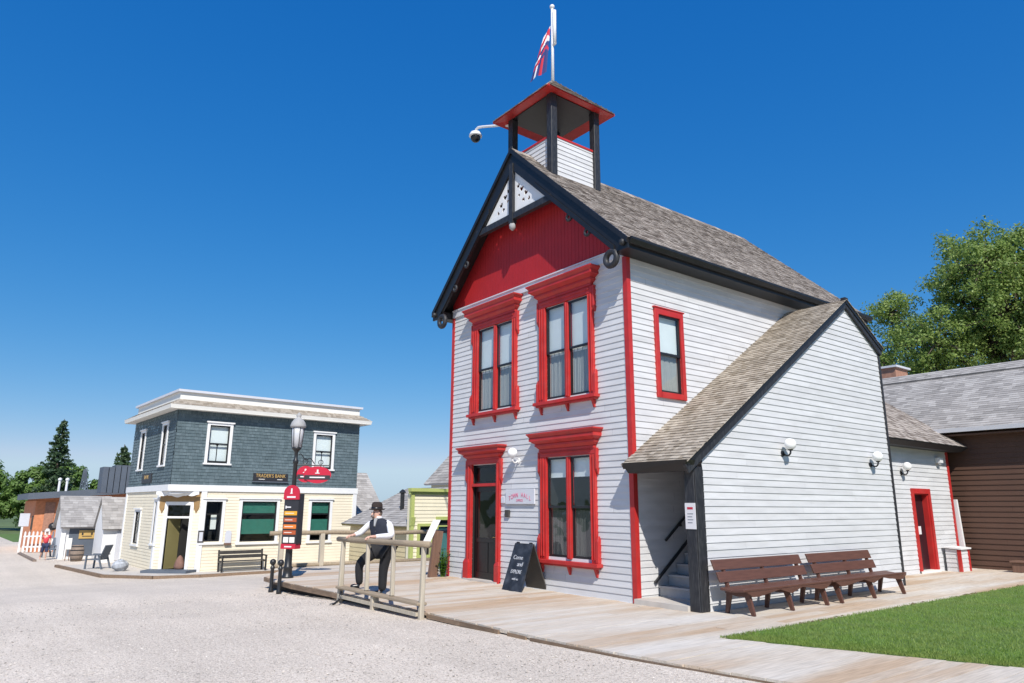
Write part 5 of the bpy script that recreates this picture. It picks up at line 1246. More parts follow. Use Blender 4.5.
def bollard(x, y, z, label):
    t = thing('bollard', label, 'bollard', (x, y, z), 0, 'black ball topped bollards')
    mb = MB(); mb.lathe([(0.06, 0), (0.06, .06), (0.045, .10), (0.042, .52), (0.055, .54), (0.055, .57), (0.034, .59), (0.034, .62)], (0, 0, 0), 12); mb.build('shaft', M['blackmetal'], t, smooth=True)
    mb = MB(); mb.ball((0, 0, .68), .074, 14, 9); mb.build('ball_cap', M['blackmetal'], t, smooth=True)
bollard(-7.68, -4.07, -.25, 'black ball topped bollard standing farther from the lamp post, leftmost of the pair')
bollard(-7.22, -4.05, -.24, 'black ball topped bollard standing nearer the lamp post, rightmost of the pair')

# info lectern and weed by the hall corner
il = thing('information_panel', 'white slanted reading panel on a brown stand at the hall corner', 'information panel', (-6.52, -0.52, 0))
mb = MB(); mb.beam((0.10, 0.05, 0), (0.16, 0.16, 1.12), .24, .09, (1, 0, 0)); mb.build('stand', M['brownpost'], il)
mb = MB(); mb.hexa([(.0, -.22, 0.80), (.16, -.10, 0.80), (.24, .16, 1.38), (.08, .04, 1.38), (-.02, -.20, 0.81), (.14, -.08, .81), (.22, .18, 1.39), (.06, .06, 1.39)]); mb.build('panel', M['paper'], il)
def plant(name, label, loc, n, h, spread, m):
    rr_ = random.Random(hash(name) % 1000 + int(loc[0] * 10)); t = thing(name, label, 'plant', loc)
    mb = MB(); st = MB()
    for i in range(n):
        a = rr_.uniform(0, 6.28); q = rr_.uniform(0, spread); hh = rr_.uniform(.4, 1) * h
        tip = Vector((math.cos(a) * q * 1.3, math.sin(a) * q * 1.3, hh)); b = Vector((math.cos(a) * q * .4, math.sin(a) * q * .4, 0))
        st.tube([b, (b + tip) / 2 + Vector((0, 0, .05)), tip], [.008, .006, .003], 5)
        for k in range(9):
            p = b.lerp(tip, .2 + .8 * k / 9); aa = rr_.uniform(0, 6.28); d = Vector((math.cos(aa), math.sin(aa), rr_.uniform(-.3, .5))); s = rr_.uniform(.05, .11); w = d.cross(Vector((0, 0, 1))).normalized() * s * .35
            mb.add([p, p + d * s * .5 + w, p + d * s, p + d * s * .5 - w], [(0, 1, 2, 3)])
    mb.build('leaves', M[m], t, recalc=False); st.build('stems', M[m], t)
plant('green_plant', 'bright green leafy plant at the left corner of the town hall', (-6.34, -0.22, 0), 40, .72, .13, 'weed')

# ------------------------------------------------------------------ bank
BX, BY, BA = -22.907, -3.15, math.pi / 2 + 0.044
ZG, ZB, ZT, LF, LS = -1.05, 2.56, 5.65, 8.56, 7.2
bank = thing('bank_building', 'two storey corner bank with dark teal upper floor over cream clapboard', 'building', (BX, BY, 0), BA)
BFf = Fr((0, 0, 0), (1, 0, 0), (0, -1, 0)); BFs = Fr((0, 0, 0), (0, 1, 0), (-1, 0, 0))
UW = [(1.36, 2.22, 3.55, 5.13), (6.28, 7.14, 3.48, 5.05)]; USW = [(1.25, 1.95, 3.46, 5.15), (4.95, 5.65, 3.40, 5.08)]
CH = 1.30
LW = [(1.52, 2.20, 0.22, 1.88, 'plain'), (3.05, 4.62, 0.18, 1.90, 'green'), (6.28, 7.22, 0.16, 1.90, 'green')]
LSW = [(1.42, 1.85, 0.16, 1.86, 'plain'), (4.15, 5.05, 0.02, 1.42, 'plain')]
mb = MB()
def wall_shingles(mb, F, L, z0, z1, holes, seed):
    r_ = random.Random(seed); z = z0; ex = 0.135
    while z < z1 - .02:
        x = -r_.random() * .2
        while x < L:
            w = r_.uniform(.11, .22); a, b = max(x, 0), min(x + w - .004, L); x += w
            if b - a < .02: continue
            segs = [(a, b)]
            for h in holes:
                if z + ex > h[2] and z < h[3]:
                    ns = []
                    for s0, s1 in segs:
                        if s1 <= h[0] or s0 >= h[1]: ns.append((s0, s1))
                        else:
                            if s0 < h[0]: ns.append((s0, h[0]))
                            if s1 > h[1]: ns.append((h[1], s1))
                    segs = ns
            for s0, s1 in segs:
                zt_ = min(z + ex * 1.05, z1); j = r_.uniform(-.006, .003); t = .02 * r_.uniform(.7, 1.3)
                mb.add([F.p(s0, z + j, t), F.p(s1, z + j, t), F.p(s1, zt_, .002), F.p(s0, zt_, .002), F.p(s0, z + j, 0), F.p(s1, z + j, 0)], [(0, 1, 2, 3), (4, 5, 1, 0)])
        z += ex
wall_shingles(mb, BFf, LF, ZB, ZT + .1, UW, 5); wall_shingles(mb, BFs, LS, ZB, ZT + .1, USW, 6)
mb.build('upper_wall', M['slate'], bank, recalc=False)
mb = MB(); clap(mb, BFf, ZG, 2.3, .13, lambda z: (CH, LF), [h[:4] for h in LW]); clap(mb, BFs, ZG, 2.3, .13, lambda z: (CH, LS), [h[:4] for h in LSW])
FBr = Fr((LF, 0, 0), (0, 1, 0), (1, 0, 0)); clap(mb, FBr, ZG, 2.3, .13, lambda z: (0, LS))
mb.build('lower_wall', M['cream'], bank, recalc=False)
mb = MB(); wall_shingles(mb, FBr, LS, ZB, ZT + .1, [], 8); mb.build('upper_wall', M['slate'], bank, recalc=False)
# chamfered corner with the door
cu = Vector((CH, -CH, 0)).normalized(); cn = Vector((-1, -1, 0)).normalized(); FCm = Fr((0, CH, 0), cu, cn); CL = CH * math.sqrt(2)
CD = (.42, 1.42, -0.88, 1.72)
mb = MB(); clap(mb, FCm, ZG, 2.3, .13, lambda z: (0, CL), [CD]); mb.build('corner_wall', M['cream'], bank, recalc=False)
mb = MB(); FCm.box(mb, .28, .42, ZG, 1.86, 0, .05); FCm.box(mb, 1.42, 1.56, ZG, 1.86, 0, .05); FCm.box(mb, .42, 1.42, 1.72, 1.86, 0, .05); FCm.box(mb, .42, 1.42, 1.18, 1.26, -.08, .04)
bdf = mb.build('corner_door_frame', M['white'], bank)
mb = MB(); mb.add([FCm.p(.42, 1.26, -.05), FCm.p(1.42, 1.26, -.05), FCm.p(1.42, 1.72, -.05), FCm.p(.42, 1.72, -.05)], [(0, 1, 2, 3)]); mb.build('transom_pane', M['glassdark'], bdf, recalc=False)
mb = MB(); mb.hexa([FCm.p(.45, -.88, -.05), FCm.p(.50, -.88, -.02), FCm.p(.80, -.88, -.80), FCm.p(.76, -.88, -.82), FCm.p(.45, 1.18, -.05), FCm.p(.50, 1.18, -.02), FCm.p(.80, 1.18, -.80), FCm.p(.76, 1.18, -.82)]); mb.build('open_door', M['olive'], bank)
mb = MB(); mb.prism([FCm.p(.04, 2.27, .022), FCm.p(.04, 1.62, .022), FCm.p(.16, 1.40, .022), FCm.p(.27, 1.60, .022), FCm.p(.30, 1.87, .022), FCm.p(1.54, 1.87, .022), FCm.p(1.57, 1.60, .022), FCm.p(1.68, 1.40, .022), FCm.p(1.80, 1.62, .022), FCm.p(1.80, 2.27, .022)], cn * .03)
mb.build('porch_panel', M['ochre'], bank)
mb = MB(); wav = [(-.02 + 1.88 * i / 30, 2.16 - .07 * math.sin(i / 30 * 2 * math.pi * 1.5) ** 2 - (.05 if 8 < i < 22 else 0)) for i in range(31)]
mb.prism([FCm.p(a_, b_, .26) for a_, b_ in wav] + [FCm.p(1.86, 2.285, .26), FCm.p(-.02, 2.285, .26)], cn * .035); mb.build('valance', M['white'], bank)
mb = MB(); mb.prism([(0, 0, 2.28), (CH + .02, 0, 2.28), (0, CH + .02, 2.28)], (0, 0, .06)); mb.build('porch_soffit', M['creamwhite'], bank)
mb = MB(); mb.prism([(.02, .02, 2.18), (.34, .02, 2.18), (CH, -.01, 2.28), (0, -.01, 2.28)][:3] + [(.02, .34, 2.18)], (0, 0, .1)); mb.build('corner_drop', M['white'], bank)
mb = MB(); mb.prism([FCm.p(-.05, ZG, .75), FCm.p(CL + .05, ZG, .75), FCm.p(CL + .1, ZG, 0), FCm.p(-.1, ZG, 0)], (0, 0, .17)); mb.build('door_step', M['bluegrey'], bank)
# pilasters, band
for F_, a_, b_2, o_ in ((BFf, CH - .02, CH + .2, .06), (BFs, CH - .02, CH + .2, .06), (BFf, LF - .16, LF + .03, .05), (BFs, LS - .16, LS + .03, .05)):
    mb = MB(); F_.box(mb, a_, b_2, ZG, 2.3, 0, o_); mb.build('pilaster', M['white'], bank)
mb = MB(); BFf.box(mb, -.06, LF + .06, 2.30, ZB, 0, .07); BFs.box(mb, .0, LS + .06, 2.30, ZB, 0, .07); mb.box((-.03, -.03, 2.30), (LF, LS, ZB - .02)); mb.build('band_course', M['white'], bank)
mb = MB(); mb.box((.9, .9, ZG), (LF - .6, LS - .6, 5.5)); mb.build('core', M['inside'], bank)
# roof skirt and parapet
mb = MB(); OVb = .44
def ring_prism(mb, o_a, z_a, o_b, z_b, mi=0):
    A = [(-o_a, -o_a, z_a), (LF + o_a, -o_a, z_a), (LF + o_a, LS + o_a, z_a), (-o_a, LS + o_a, z_a)]
    B = [(-o_b, -o_b, z_b), (LF + o_b, -o_b, z_b), (LF + o_b, LS + o_b, z_b), (-o_b, LS + o_b, z_b)]
    mb.add(A + B, [(0, 1, 5, 4), (1, 2, 6, 5), (2, 3, 7, 6), (3, 0, 4, 7)], mi)
ring_prism(mb, OVb, 5.86, .0, 6.14)
for F_, L_, sd_ in ((Fr((-OVb, -OVb, 5.86), (1, 0, 0), (0, -1, 0)), LF + 2 * OVb, 31), (Fr((-OVb, -OVb, 5.86), (0, 1, 0), (-1, 0, 0)), LS + 2 * OVb, 32)):
    vv = (-F_.n * OVb + Vector((0, 0, .28))); Lv = vv.length; vv.normalize(); nn_ = (F_.n * .28 + Vector((0, 0, OVb))).normalized()
    shingles(mb, F_.O, F_.u, vv, nn_, L_, Lv, .14, clip=lambda s_, L_=L_, Lv=Lv: (OVb * s_ / Lv, L_ - OVb * s_ / Lv), seed=sd_)
skirt = mb.build('skirt_roof', M['roof2'], bank, recalc=False)
mb = MB(); ring_prism(mb, OVb - .02, 5.68, OVb + .02, 5.855); A = [(-OVb, -OVb, 5.69), (LF + OVb, -OVb, 5.69), (LF + OVb, LS + OVb, 5.69), (-OVb, LS + OVb, 5.69)]; mb.add(A, [(3, 2, 1, 0)])
mb.build('eave_fascia', M['creamwhite'], bank, recalc=False)
mb = MB(); mb.box((.02, .02, 6.1), (LF - .02, LS - .02, 6.46)); pw = mb.build('parapet', M['creamwhite'], bank)
mb = MB(); mb.box((-.10, -.10, 6.46), (LF + .10, LS + .10, 6.56)); mb.build('parapet_cap', M['greyboard'], pw)
# windows
def plain_window(Fx, par, h, kind, up=False):
    x0, x1, z0, z1 = h[:4]; mb = MB(); c_ = .12
    Fx.box(mb, x0 - c_, x0, z0 - .05, z1 + .1, 0, .05); Fx.box(mb, x1, x1 + c_, z0 - .05, z1 + .1, 0, .05); Fx.box(mb, x0, x1, z1, z1 + .1, 0, .05)
    Fx.box(mb, x0 - c_ - .05, x1 + c_ + .05, z1 + .1, z1 + .16, 0, .10); Fx.box(mb, x0 - c_ - .05, x1 + c_ + .05, z0 - .12, z0 - .05, 0, .09)
    w_ = mb.build('window', M['white'], par)
    mb = MB(); Fx.box(mb, x0, x1, z0, z1, -.62, -.6); Fx.box(mb, x0 - .03, x0, z0, z1, -.6, 0); Fx.box(mb, x1, x1 + .03, z0, z1, -.6, 0); Fx.box(mb, x0, x1, z0 - .03, z0, -.6, 0); Fx.box(mb, x0, x1, z1, z1 + .03, -.6, 0); mb.build('recess', M['inside'], w_)
    zm = z0 + (z1 - z0) * (.5 if up else .68)
    mb = MB(); f = .05
    Fx.box(mb, x0, x0 + f, z0, z1, -.06, -.02); Fx.box(mb, x1 - f, x1, z0, z1, -.06, -.02); Fx.box(mb, x0 + f, x1 - f, z0, z0 + f, -.06, -.02); Fx.box(mb, x0 + f, x1 - f, z1 - f, z1, -.06, -.02); Fx.box(mb, x0 + f, x1 - f, zm - .025, zm + .025, -.06, -.01)
    mb.build('sash', M['sash'], w_)
    mb = MB(); mb.add([Fx.p(x0 + f, z0 + f, -.04), Fx.p(x1 - f, z0 + f, -.04), Fx.p(x1 - f, z1 - f, -.04), Fx.p(x0 + f, z1 - f, -.04)], [(0, 1, 2, 3)]); mb.build('pane', M['glassdark'], w_, recalc=False)
    if up:
        mb = MB(); Fx.box(mb, x0, x1, zm, z1, -.14, -.13); mb.build('blind', M['blind'], w_)
        mb = MB(); xm = (x0 + x1) / 2; o = -.18
        mb.add([Fx.p(x0, z0, o), Fx.p(xm - .02, z0, o), Fx.p(xm - .02, zm - .1, o), Fx.p(xm - .12, zm + .05, o), Fx.p(x0, zm + .05, o)], [(0, 1, 2, 3, 4)]); mb.add([Fx.p(xm + .02, z0, o), Fx.p(x1, z0, o), Fx.p(x1, zm + .05, o), Fx.p(xm + .12, zm + .05, o), Fx.p(xm + .02, zm - .1, o)], [(0, 1, 2, 3, 4)]); mb.build('curtain', M['blind'], w_, recalc=False)
    elif kind == 'green':
        mb = MB(); Fx.box(mb, x0, x1, z0 + .32, z0 + .95, -.12, -.11); Fx.box(mb, x0, x1, zm + .04, z1, -.12, -.11); mb.build('blind', M['green'], w_)
    else:
        mb = MB(); Fx.box(mb, x0 + (x1 - x0) * .45, x0 + (x1 - x0) * .8, z0 + .5, z0 + 1.1, -.2, -.19); mb.build('inner_poster', M['creamwhite'], w_)
    return w_
for h in UW: plain_window(BFf, bank, h, 'plain', True)
for h in USW: plain_window(BFs, bank, h, 'plain', True)
for h in LW: plain_window(BFf, bank, h, h[4])
for h in LSW: plain_window(BFs, bank, h, h[4])
# bank signs, notices
def bank_thing(name, label, cat, F, x, z, group=None):
    p = F.p(x, z); w_ = Matrix.Translation((BX, BY, 0)) @ Matrix.Rotation(BA, 4, 'Z') @ p
    return thing(name, label, cat, w_, BA, group)
s1 = bank_thing('bank_sign', "black TRADER'S BANK sign with gold letters on the teal front", 'sign', BFf, 4.21, 2.80)
mb = MB(); FG.box(mb, -.80, .80, -.02, .34, .03, .07); mb.build('board', M['sign'], s1)
text_obj('lettering', "TRADER'S BANK", .22, FG, 0, .225, .071, M['gold'], s1, 0.86)
mb = MB(); FG.box(mb, -.55, -.28, .06, .085, .07, .074); FG.box(mb, .30, .55, .06, .085, .07, .074); mb.build('small_lettering', M['creamwhite'], s1)
mb = MB(); FG.box(mb, -.84, .84, -.06, -.02, .03, .10); mb.build('ledge', M['bluegrey'], s1)
s2 = bank_thing('bank_sign', 'small dark sign with gold letters on the shadowed teal side wall of the bank', 'sign', BFs, 3.7, 2.70)
Fz = Fr((0, 0, 0), (0, 1, 0), (-1, 0, 0))
mb = MB(); Fz.box(mb, -.8, .8, 0, .42, .03, .07); mb.build('board', M['sign'], s2)
class Fmir(Fr): pass
text_obj('lettering', 'BANK', .24, Fr((0, 0, 0), (0, -1, 0), (-1, 0, 0)), 0, .24, .071, M['gold'], s2, 1.2)
o = bank_thing('notice_board', 'small dark notice board beside the bank corner door', 'notice board', BFf, 1.39, .2); mb = MB(); FG.box(mb, -.10, .13, 0, .48, .062, .09); mb.build('frame', M['boardback'], o); mb = MB(); FG.box(mb, -.06, .09, .05, .42, .09, .094); mb.build('sheet', M['greyboard'], o)
o = bank_thing('wall_plaque', 'pale arched plaque on the cream wall between the bank windows', 'plaque', BFf, 2.55, .15); mb = MB(); mb.prism([FG.p(-.13, 0, .03), FG.p(.13, 0, .03)] + [FG.p(.13 * math.cos(math.pi * k / 8), .42 + .1 * math.sin(math.pi * k / 8), .03) for k in range(9)], (0, -.03, 0)); mb.build('plate', M['greyboard'], o); mb = MB(); FG.box(mb, -.14, .14, -.08, 0, .03, .12); mb.build('ledge', M['brownpost'], o)
sk = thing('sack', 'brown sack slumped in the open corner doorway of the bank', 'sack', tuple(Matrix.Translation((BX, BY, 0)) @ Matrix.Rotation(BA, 4, 'Z') @ FCm.p(1.12, -.88, -.1)))
mb = MB(); mb.lathe([(.24, 0), (.27, .10), (.22, .28), (.13, .46), (.03, .55)], (0, 0, 0), 14, sx=1.1, sy=.8); mb.build('body', M['sack'], sk, smooth=True)
bs = bank_thing('bench', 'dark slatted bench against the cream front of the bank', 'bench', BFf, 3.05, ZG + .06)
bs.location += Vector((0.75, 0, 0))
mb = MB()
for i in range(3): mb.box((-.95, -.22 + i * .15, .42), (.95, -.09 + i * .15, .45))
mb.build('seat', M['boardback'], bs)
mb = MB()
for i in range(2): mb.box((-.95, .24 + i * .03, .53 + i * .17), (.95, .27 + i * .03, .67 + i * .17))
mb.build('backrest', M['boardback'], bs)
for q in (-.92, .92):
    mb = MB(); mb.beam((q, -.2, 0), (q, -.2, .62), .06, .06, (1, 0, 0)); mb.beam((q, .22, 0), (q, .32, .88), .06, .06, (1, 0, 0)); mb.beam((q, -.25, .63), (q, .28, .63), .07, .05); mb.beam((q, -.2, .40), (q, .24, .40), .05, .06); mb.build('end_frame', M['blackmetal'], bs)
mb = MB(); mb.box((-.1, .28, .74), (.1, .285, .80)); mb.build('plate', M['paper'], bs)
# pavement with kerb before the bank
pv = MB()
def W2(x, y, z): return tuple(Matrix.Translation((BX, BY, 0)) @ Matrix.Rotation(BA, 4, 'Z') @ Vector((x, y, z)))
poly = [W2(-2.6, 7, -1.0), W2(-2.0, .5, -1.0), W2(-.6, -1.35, -1.0), W2(1.0, -1.75, -1.0), W2(9, -1.75, -1.0), W2(9, 7, -1.0)]
pv.prism([(a, b, -1.04) for a, b, c in poly], (0, 0, .055)); o = pv.build('pavement', M['concrete']); tag(o, kind='structure')
kb = MB()
for a, b in zip(poly[:4], poly[1:5]): kb.beam((a[0], a[1], -1.0), (b[0], b[1], -1.0), .14, .12)
tag(kb.build('pavement_edging', M['curb']), kind='structure')

# ------------------------------------------------------------------ houses to the right of the bank
def gable_house(name, label, cx, cy, rz, L, D, zb, zw, zr_, wall, roofm, ov=.35, trim=None, windows=(), wtrim='white'):
    """ridge along local x, front faces local -y"""
    t = thing(name, label, 'building', (cx, cy, zb), rz)
    f = Fr((0, 0, 0), (1, 0, 0), (0, -1, 0)); h = zw - zb
    mb = MB(); clap(mb, f, 0, h, .15, lambda z: (-L / 2, L / 2)); mb.prism([(-L / 2, .005, 0), (-L / 2, D, 0), (-L / 2, D, h), (-L / 2, D / 2, zr_ - zb - .08), (-L / 2, .005, h)], (L, 0, 0)); mb.build('wall', M[wall], t)
    mb = MB()
    for sgn in (1, -1):
        y_e = -ov if sgn > 0 else D + ov; sl = (zr_ - zw) / (D / 2); ze_ = zw - zb - sl * ov + .05
        v = Vector((0, sgn, sl)).normalized(); n = Vector((0, -sgn * sl, 1)).normalized(); Lv = (D / 2 + ov) * math.hypot(1, sl)
        o_ = Vector((-L / 2 - ov, y_e, ze_)); mb.prism([o_ - n * .004, o_ + v * Lv - n * .004, o_ + v * Lv - n * .09, o_ - n * .09], (L + 2 * ov, 0, 0), 1)
        if sgn > 0: shingles(mb, o_, (1, 0, 0), v, n, L + 2 * ov, Lv, .18, (.2, .4), seed=int(abs(cx) * 7), rag=.01)
        else: mb.add([o_ + n * .003, o_ + v * Lv + n * .003, o_ + v * Lv + n * .003 + Vector((L + 2 * ov, 0, 0)), o_ + n * .003 + Vector((L + 2 * ov, 0, 0))], [(0, 1, 2, 3)])
    mb.build('roof', [M[roofm], M['greyboard']], t, recalc=False)
    for (x0, x1, z0, z1) in windows:
        mb = MB(); f.box(mb, x0 - .1, x0, z0 - .08, z1 + .1, 0, .06); f.box(mb, x1, x1 + .1, z0 - .08, z1 + .1, 0, .06); f.box(mb, x0, x1, z1, z1 + .1, 0, .06); f.box(mb, x0, x1, z0 - .08, z0, 0, .06); xm = (x0 + x1) / 2; f.box(mb, xm - .03, xm + .03, z0, z1, .02, .05)
        w_ = mb.build('window', M[wtrim], t); mb = MB(); f.box(mb, x0, x1, z0, z1, .018, .026); mb.build('pane', M['sash'], w_)
    return t
g1 = gable_house('house', 'dark walled house with a grey shingle roof just right of the bank', -27.0, 6.4, math.pi / 2, 5.0, 6.0, -1.05, 0.85, 3.6, 'bluegrey', 'roof3', windows=((-.9, -.2, .5, 1.4), (.3, 1.0, .5, 1.4)))
# yellow false-front shop
ys_ = thing('yellow_shop', 'pale yellow false front shop with lime green trim', 'building', (-14.0, 3.24, -0.45), math.pi / 2); ys_.scale = (1.23, 1.23, 1.23)
# local x = +Y world, front faces +X world (local -y)
f = Fr((0, 0, 0), (1, 0, 0), (0, -1, 0))
mb = MB(); clap(mb, f, 0, 2.2, .11, lambda z: (0, 5.5), [(.28, .66, .35, 1.18), (.92, 1.4, 0, 1.36)]); mb.build('front_wall', M['paleyellow'], ys_, recalc=False)
mb = MB(); mb.box((-.04, .07, 0), (5.5, .2, 2.19)); mb.build('false_front', M['paleyellow'], ys_)
mb = MB(); clap(mb, Fr((.22, 0, 0), (0, 1, 0), (-1, 0, 0)), -1.0, 1.22, .14, lambda z: (.16, 4.6)); mb.build('side_wall', M['tanwall'], ys_, recalc=False)
mb = MB(); mb.box((.25, .17, -1), (5.4, 4.6, 1.2)); mb.build('core', M['inside'], ys_)
mb = MB(); vq = Vector((2.6, 0, 1.25)); Lq = vq.length; vq.normalize(); nq = Vector((-vq.z, 0, vq.x)); oq = Vector((-0.02, .17, 1.17))
mb.prism([oq - nq * .004, oq + vq * Lq - nq * .004, oq + vq * Lq - nq * .08, oq - nq * .08], (0, 4.7, 0), 1); shingles(mb, oq, (0, 1, 0), vq, nq, 4.7, Lq, .15, (.15, .3), seed=57, rag=.008)
mb.add([oq + vq * Lq, oq + vq * Lq + Vector((0, 4.7, 0)), (5.4, 4.87, 1.2), (5.4, .17, 1.2)], [(0, 1, 2, 3)]); mb.build('shop_roof', [M['roof3'], M['olive']], ys_, recalc=False)
mb = MB(); mb.tube([(1.0, 2.4, 1.3), (1.0, 2.4, 2.2)], .07, 10); mb.lathe([(.11, 0), (.11, .04), (.02, .12)], (1.0, 2.4, 2.2), 10); mb.build('stovepipe', M['blackmetal'], ys_)
mb = MB(); f.box(mb, -.05, .06, 0, 2.2, -.05, .05); f.box(mb, -.12, 5.5, 2.2, 2.30, -.05, .14); f.box(mb, -.10, 5.5, 2.12, 2.2, -.05, .07); mb.build('corner_trim', M['lime'], ys_)
mb = MB(); f.flare(mb, -.07, .07, 1.2, 1.45, 0.0, .06, .12, 0, 0); mb.build('cornice_bracket', M['lime'], ys_)
mb = MB(); f.box(mb, .20, .28, .27, 1.26, 0, .05); f.box(mb, .66, .74, .27, 1.26, 0, .05); f.box(mb, .28, .66, 1.18, 1.26, 0, .05); f.box(mb, .28, .66, .27, .35, 0, .05); w_ = mb.build('window', M['lime'], ys_)
mb = MB(); f.box(mb, .28, .66, .35, 1.18, -.05, -.04); f.box(mb, .28, .66, .72, .76, -.04, -.01); mb.build('pane', M['sash'], w_)
mb = MB(); f.box(mb, .84, .92, 0, 1.46, 0, .05); f.box(mb, 1.4, 1.5, 0, 1.46, 0, .05); f.box(mb, .92, 1.4, 1.36, 1.46, 0, .05); f.box(mb, .92, 1.4, 1.16, 1.2, -.04, .03); mb.build('door_frame', M['lime'], ys_)
mb = MB(); f.box(mb, .92, 1.4, 0, 1.16, -.06, -.03); f.box(mb, .98, 1.34, .5, 1.05, -.03, -.02); d_ = mb.build('door', M['tealdoor'], ys_)
mb = MB(); f.box(mb, .92, 1.4, 1.2, 1.36, -.05, -.04); mb.build('transom', M['sash'], ys_)

mb = MB(); vq = Vector((1.16 + .2, 0, 1.16 + .2)); Lq = vq.length; vq.normalize(); nq = Vector((-vq.z, 0, vq.x)); oq = Vector((3.29, .45, 2.60))
mb.prism([oq - nq * .004, oq + vq * Lq - nq * .004, oq + vq * Lq - nq * .08, oq - nq * .08], (0, 4.45, 0), 1); shingles(mb, oq, (0, 1, 0), vq, nq, 4.45, Lq, .15, (.15, .3), seed=58, rag=.008)
mb.add([oq + vq * Lq, oq + vq * Lq + Vector((0, 4.45, 0)), (6.0, 4.9, 2.6), (6.0, .45, 2.6)], [(0, 1, 2, 3)]); mb.build('upper_roof', [M['roof3'], M['greyboard']], ys_, recalc=False)
mb = MB(); mb.prism([(3.45, .6, .4), (5.8, .6, .4), (5.8, .6, 2.6), (4.65, .6, 3.75), (3.45, .6, 2.6)], (0, 4.0, 0)); mb.build('upper_wall', M['paleyellow'], ys_)

# ------------------------------------------------------------------ far left buildings
sh1 = thing('shed', 'small white shed with a grey shingle roof and black front wall', 'shed', (-35.2, -4.25, -1.05), math.pi / 2)
# local x along +Y world from -0.95..1.1 ; front local -y = +X world
f = Fr((0, 0, 0), (1, 0, 0), (0, -1, 0))
mb = MB(); mb.prism([(-1.15, .03, 0), (-1.15, 3.2, 0), (-1.15, 3.2, 1.9), (-1.15, 1.9, 3.1), (-1.15, .03, 1.75)], (2.2, 0, 0)); mb.build('wall', M['white'], sh1)
mb = MB(); f.box(mb, -.85, .75, 0.15, 1.68, -.02, .0); mb.build('front_wall', M['bluegrey'], sh1)
mb = MB(); f.box(mb, -1.22, -1.0, 0, 1.75, -.06, .05); f.box(mb, .80, 1.08, 0, 1.75, -.06, .05); mb.build('corner_post', M['white'], sh1)
mb = MB(); sl = Vector((0, 1.9 + .3, 3.2 - 1.58)); Lv = sl.length; sl.normalize(); nn_ = Vector((0, -sl.z, sl.y)); o_ = Vector((-1.30, -.30, 1.62))
mb.prism([o_, o_ + sl * Lv, o_ + sl * Lv - nn_ * .08, o_ - nn_ * .08], (2.5, 0, 0)); shingles(mb, o_, (1, 0, 0), sl, nn_, 2.5, Lv, .2, (.2, .4), seed=91, lift=.004); mb.prism([o_ + sl * Lv, (-1.30, 3.5, 1.6), (-1.30, 3.5, 1.5), o_ + sl * Lv - Vector((0, 0, .1))], (2.5, 0, 0)); mb.build('roof', M['roof3'], sh1, recalc=False)
mb = MB(); f.box(mb, -.40, .35, 1.02, 1.45, 0.0, .04); o = mb.build('shed_sign', M['gold']); o.location = sh1.location; o.rotation_euler = sh1.rotation_euler; tag(o, 'tan board sign on the black front of the small shed', 'sign')
mb = MB(); f.box(mb, -.25, .20, 1.12, 1.16, .04, .045); f.box(mb, -.28, -.2, 1.2, 1.32, .04, .045); f.box(mb, .15, .23, 1.2, 1.32, .04, .045); mb.build('lettering', M['sign'], o)
sh2 = thing('shed', 'narrow white gabled shed between the black fronted shed and the bank', 'shed', (-31.4, -3.55, -1.05), math.pi / 2)
mb = MB(); mb.prism([(-.55, 0, 0), (-.55, 2.6, 0), (-.55, 2.6, 1.8), (-.55, 1.3, 3.1), (-.55, 0, 1.75)], (2.6, 0, 0)); mb.build('wall', M['white'], sh2)
mb = MB(); f.box(mb, .05, .55, .1, 1.5, 0.0, .03); mb.build('door', M['greyboard'], sh2)
mb = MB(); sl = Vector((0, 1.3 + .22, 1.56)); Lv = sl.length; sl.normalize(); nn_ = Vector((0, -sl.z, sl.y)); o_ = Vector((-.63, -.22, 1.60))
mb.prism([o_, o_ + sl * Lv, o_ + sl * Lv - nn_ * .06, o_ - nn_ * .06], (2.75, 0, 0)); shingles(mb, o_, (1, 0, 0), sl, nn_, 2.75, Lv, .2, (.2, .4), seed=93, lift=.004)
mb.prism([o_ + sl * Lv, (-.63, 2.8, 1.6), (-.63, 2.8, 1.54), o_ + sl * Lv - Vector((0, 0, .08))], (2.75, 0, 0)); mb.build('roof', M['roof3'], sh2, recalc=False)
# brick building behind
br = thing('brick_building', 'low orange brick building with a thick dark roof edge behind the sheds', 'building', (-42.5, -6.1, -1.05), math.pi / 2)
mb = MB(); mb.box((-.1, 0, 0), (8.0, 8, 3.0)); mb.build('wall', M['brick'], br)
mb = MB(); mb.hexa([(-.6, -.8, 3.05), (8.2, -.8, 3.75), (8.2, 8, 3.75), (-.6, 8, 3.05), (-.6, -.8, 3.42), (8.2, -.8, 4.15), (8.2, 8, 4.15), (-.6, 8, 3.42)]); mb.build('roof', M['bluegrey'], br)
mb = MB(); mb.hexa([(0, .02, 2.95), (8, .02, 2.95), (8, 7.9, 2.95), (0, 7.9, 2.95), (0, .02, 3.10), (8, .02, 3.72), (8, 7.9, 3.72), (0, 7.9, 3.10)]); mb.build('upper_wall', M['brick'], br)
mb = MB(); mb.box((1.25, -.06, .1), (2.4, 0.0, 2.9)); w_ = mb.build('glazing', M['sash'], br)
mb = MB(); [mb.box((1.25, -.09, .6 + .5 * i), (2.4, -.06, .66 + .5 * i)) for i in range(5)]; mb.build('glazing_bar', M['bluegrey'], w_)
mb = MB(); mb.hexa([(1.0, -.5, 1.75), (2.5, -.5, 1.75), (2.5, 0, 1.75), (1.0, 0, 1.75), (1.0, -.5, 1.85), (2.5, -.5, 1.85), (2.5, 0, 2.15), (1.0, 0, 2.15)]); mb.build('awning', M['greyboard'], br)
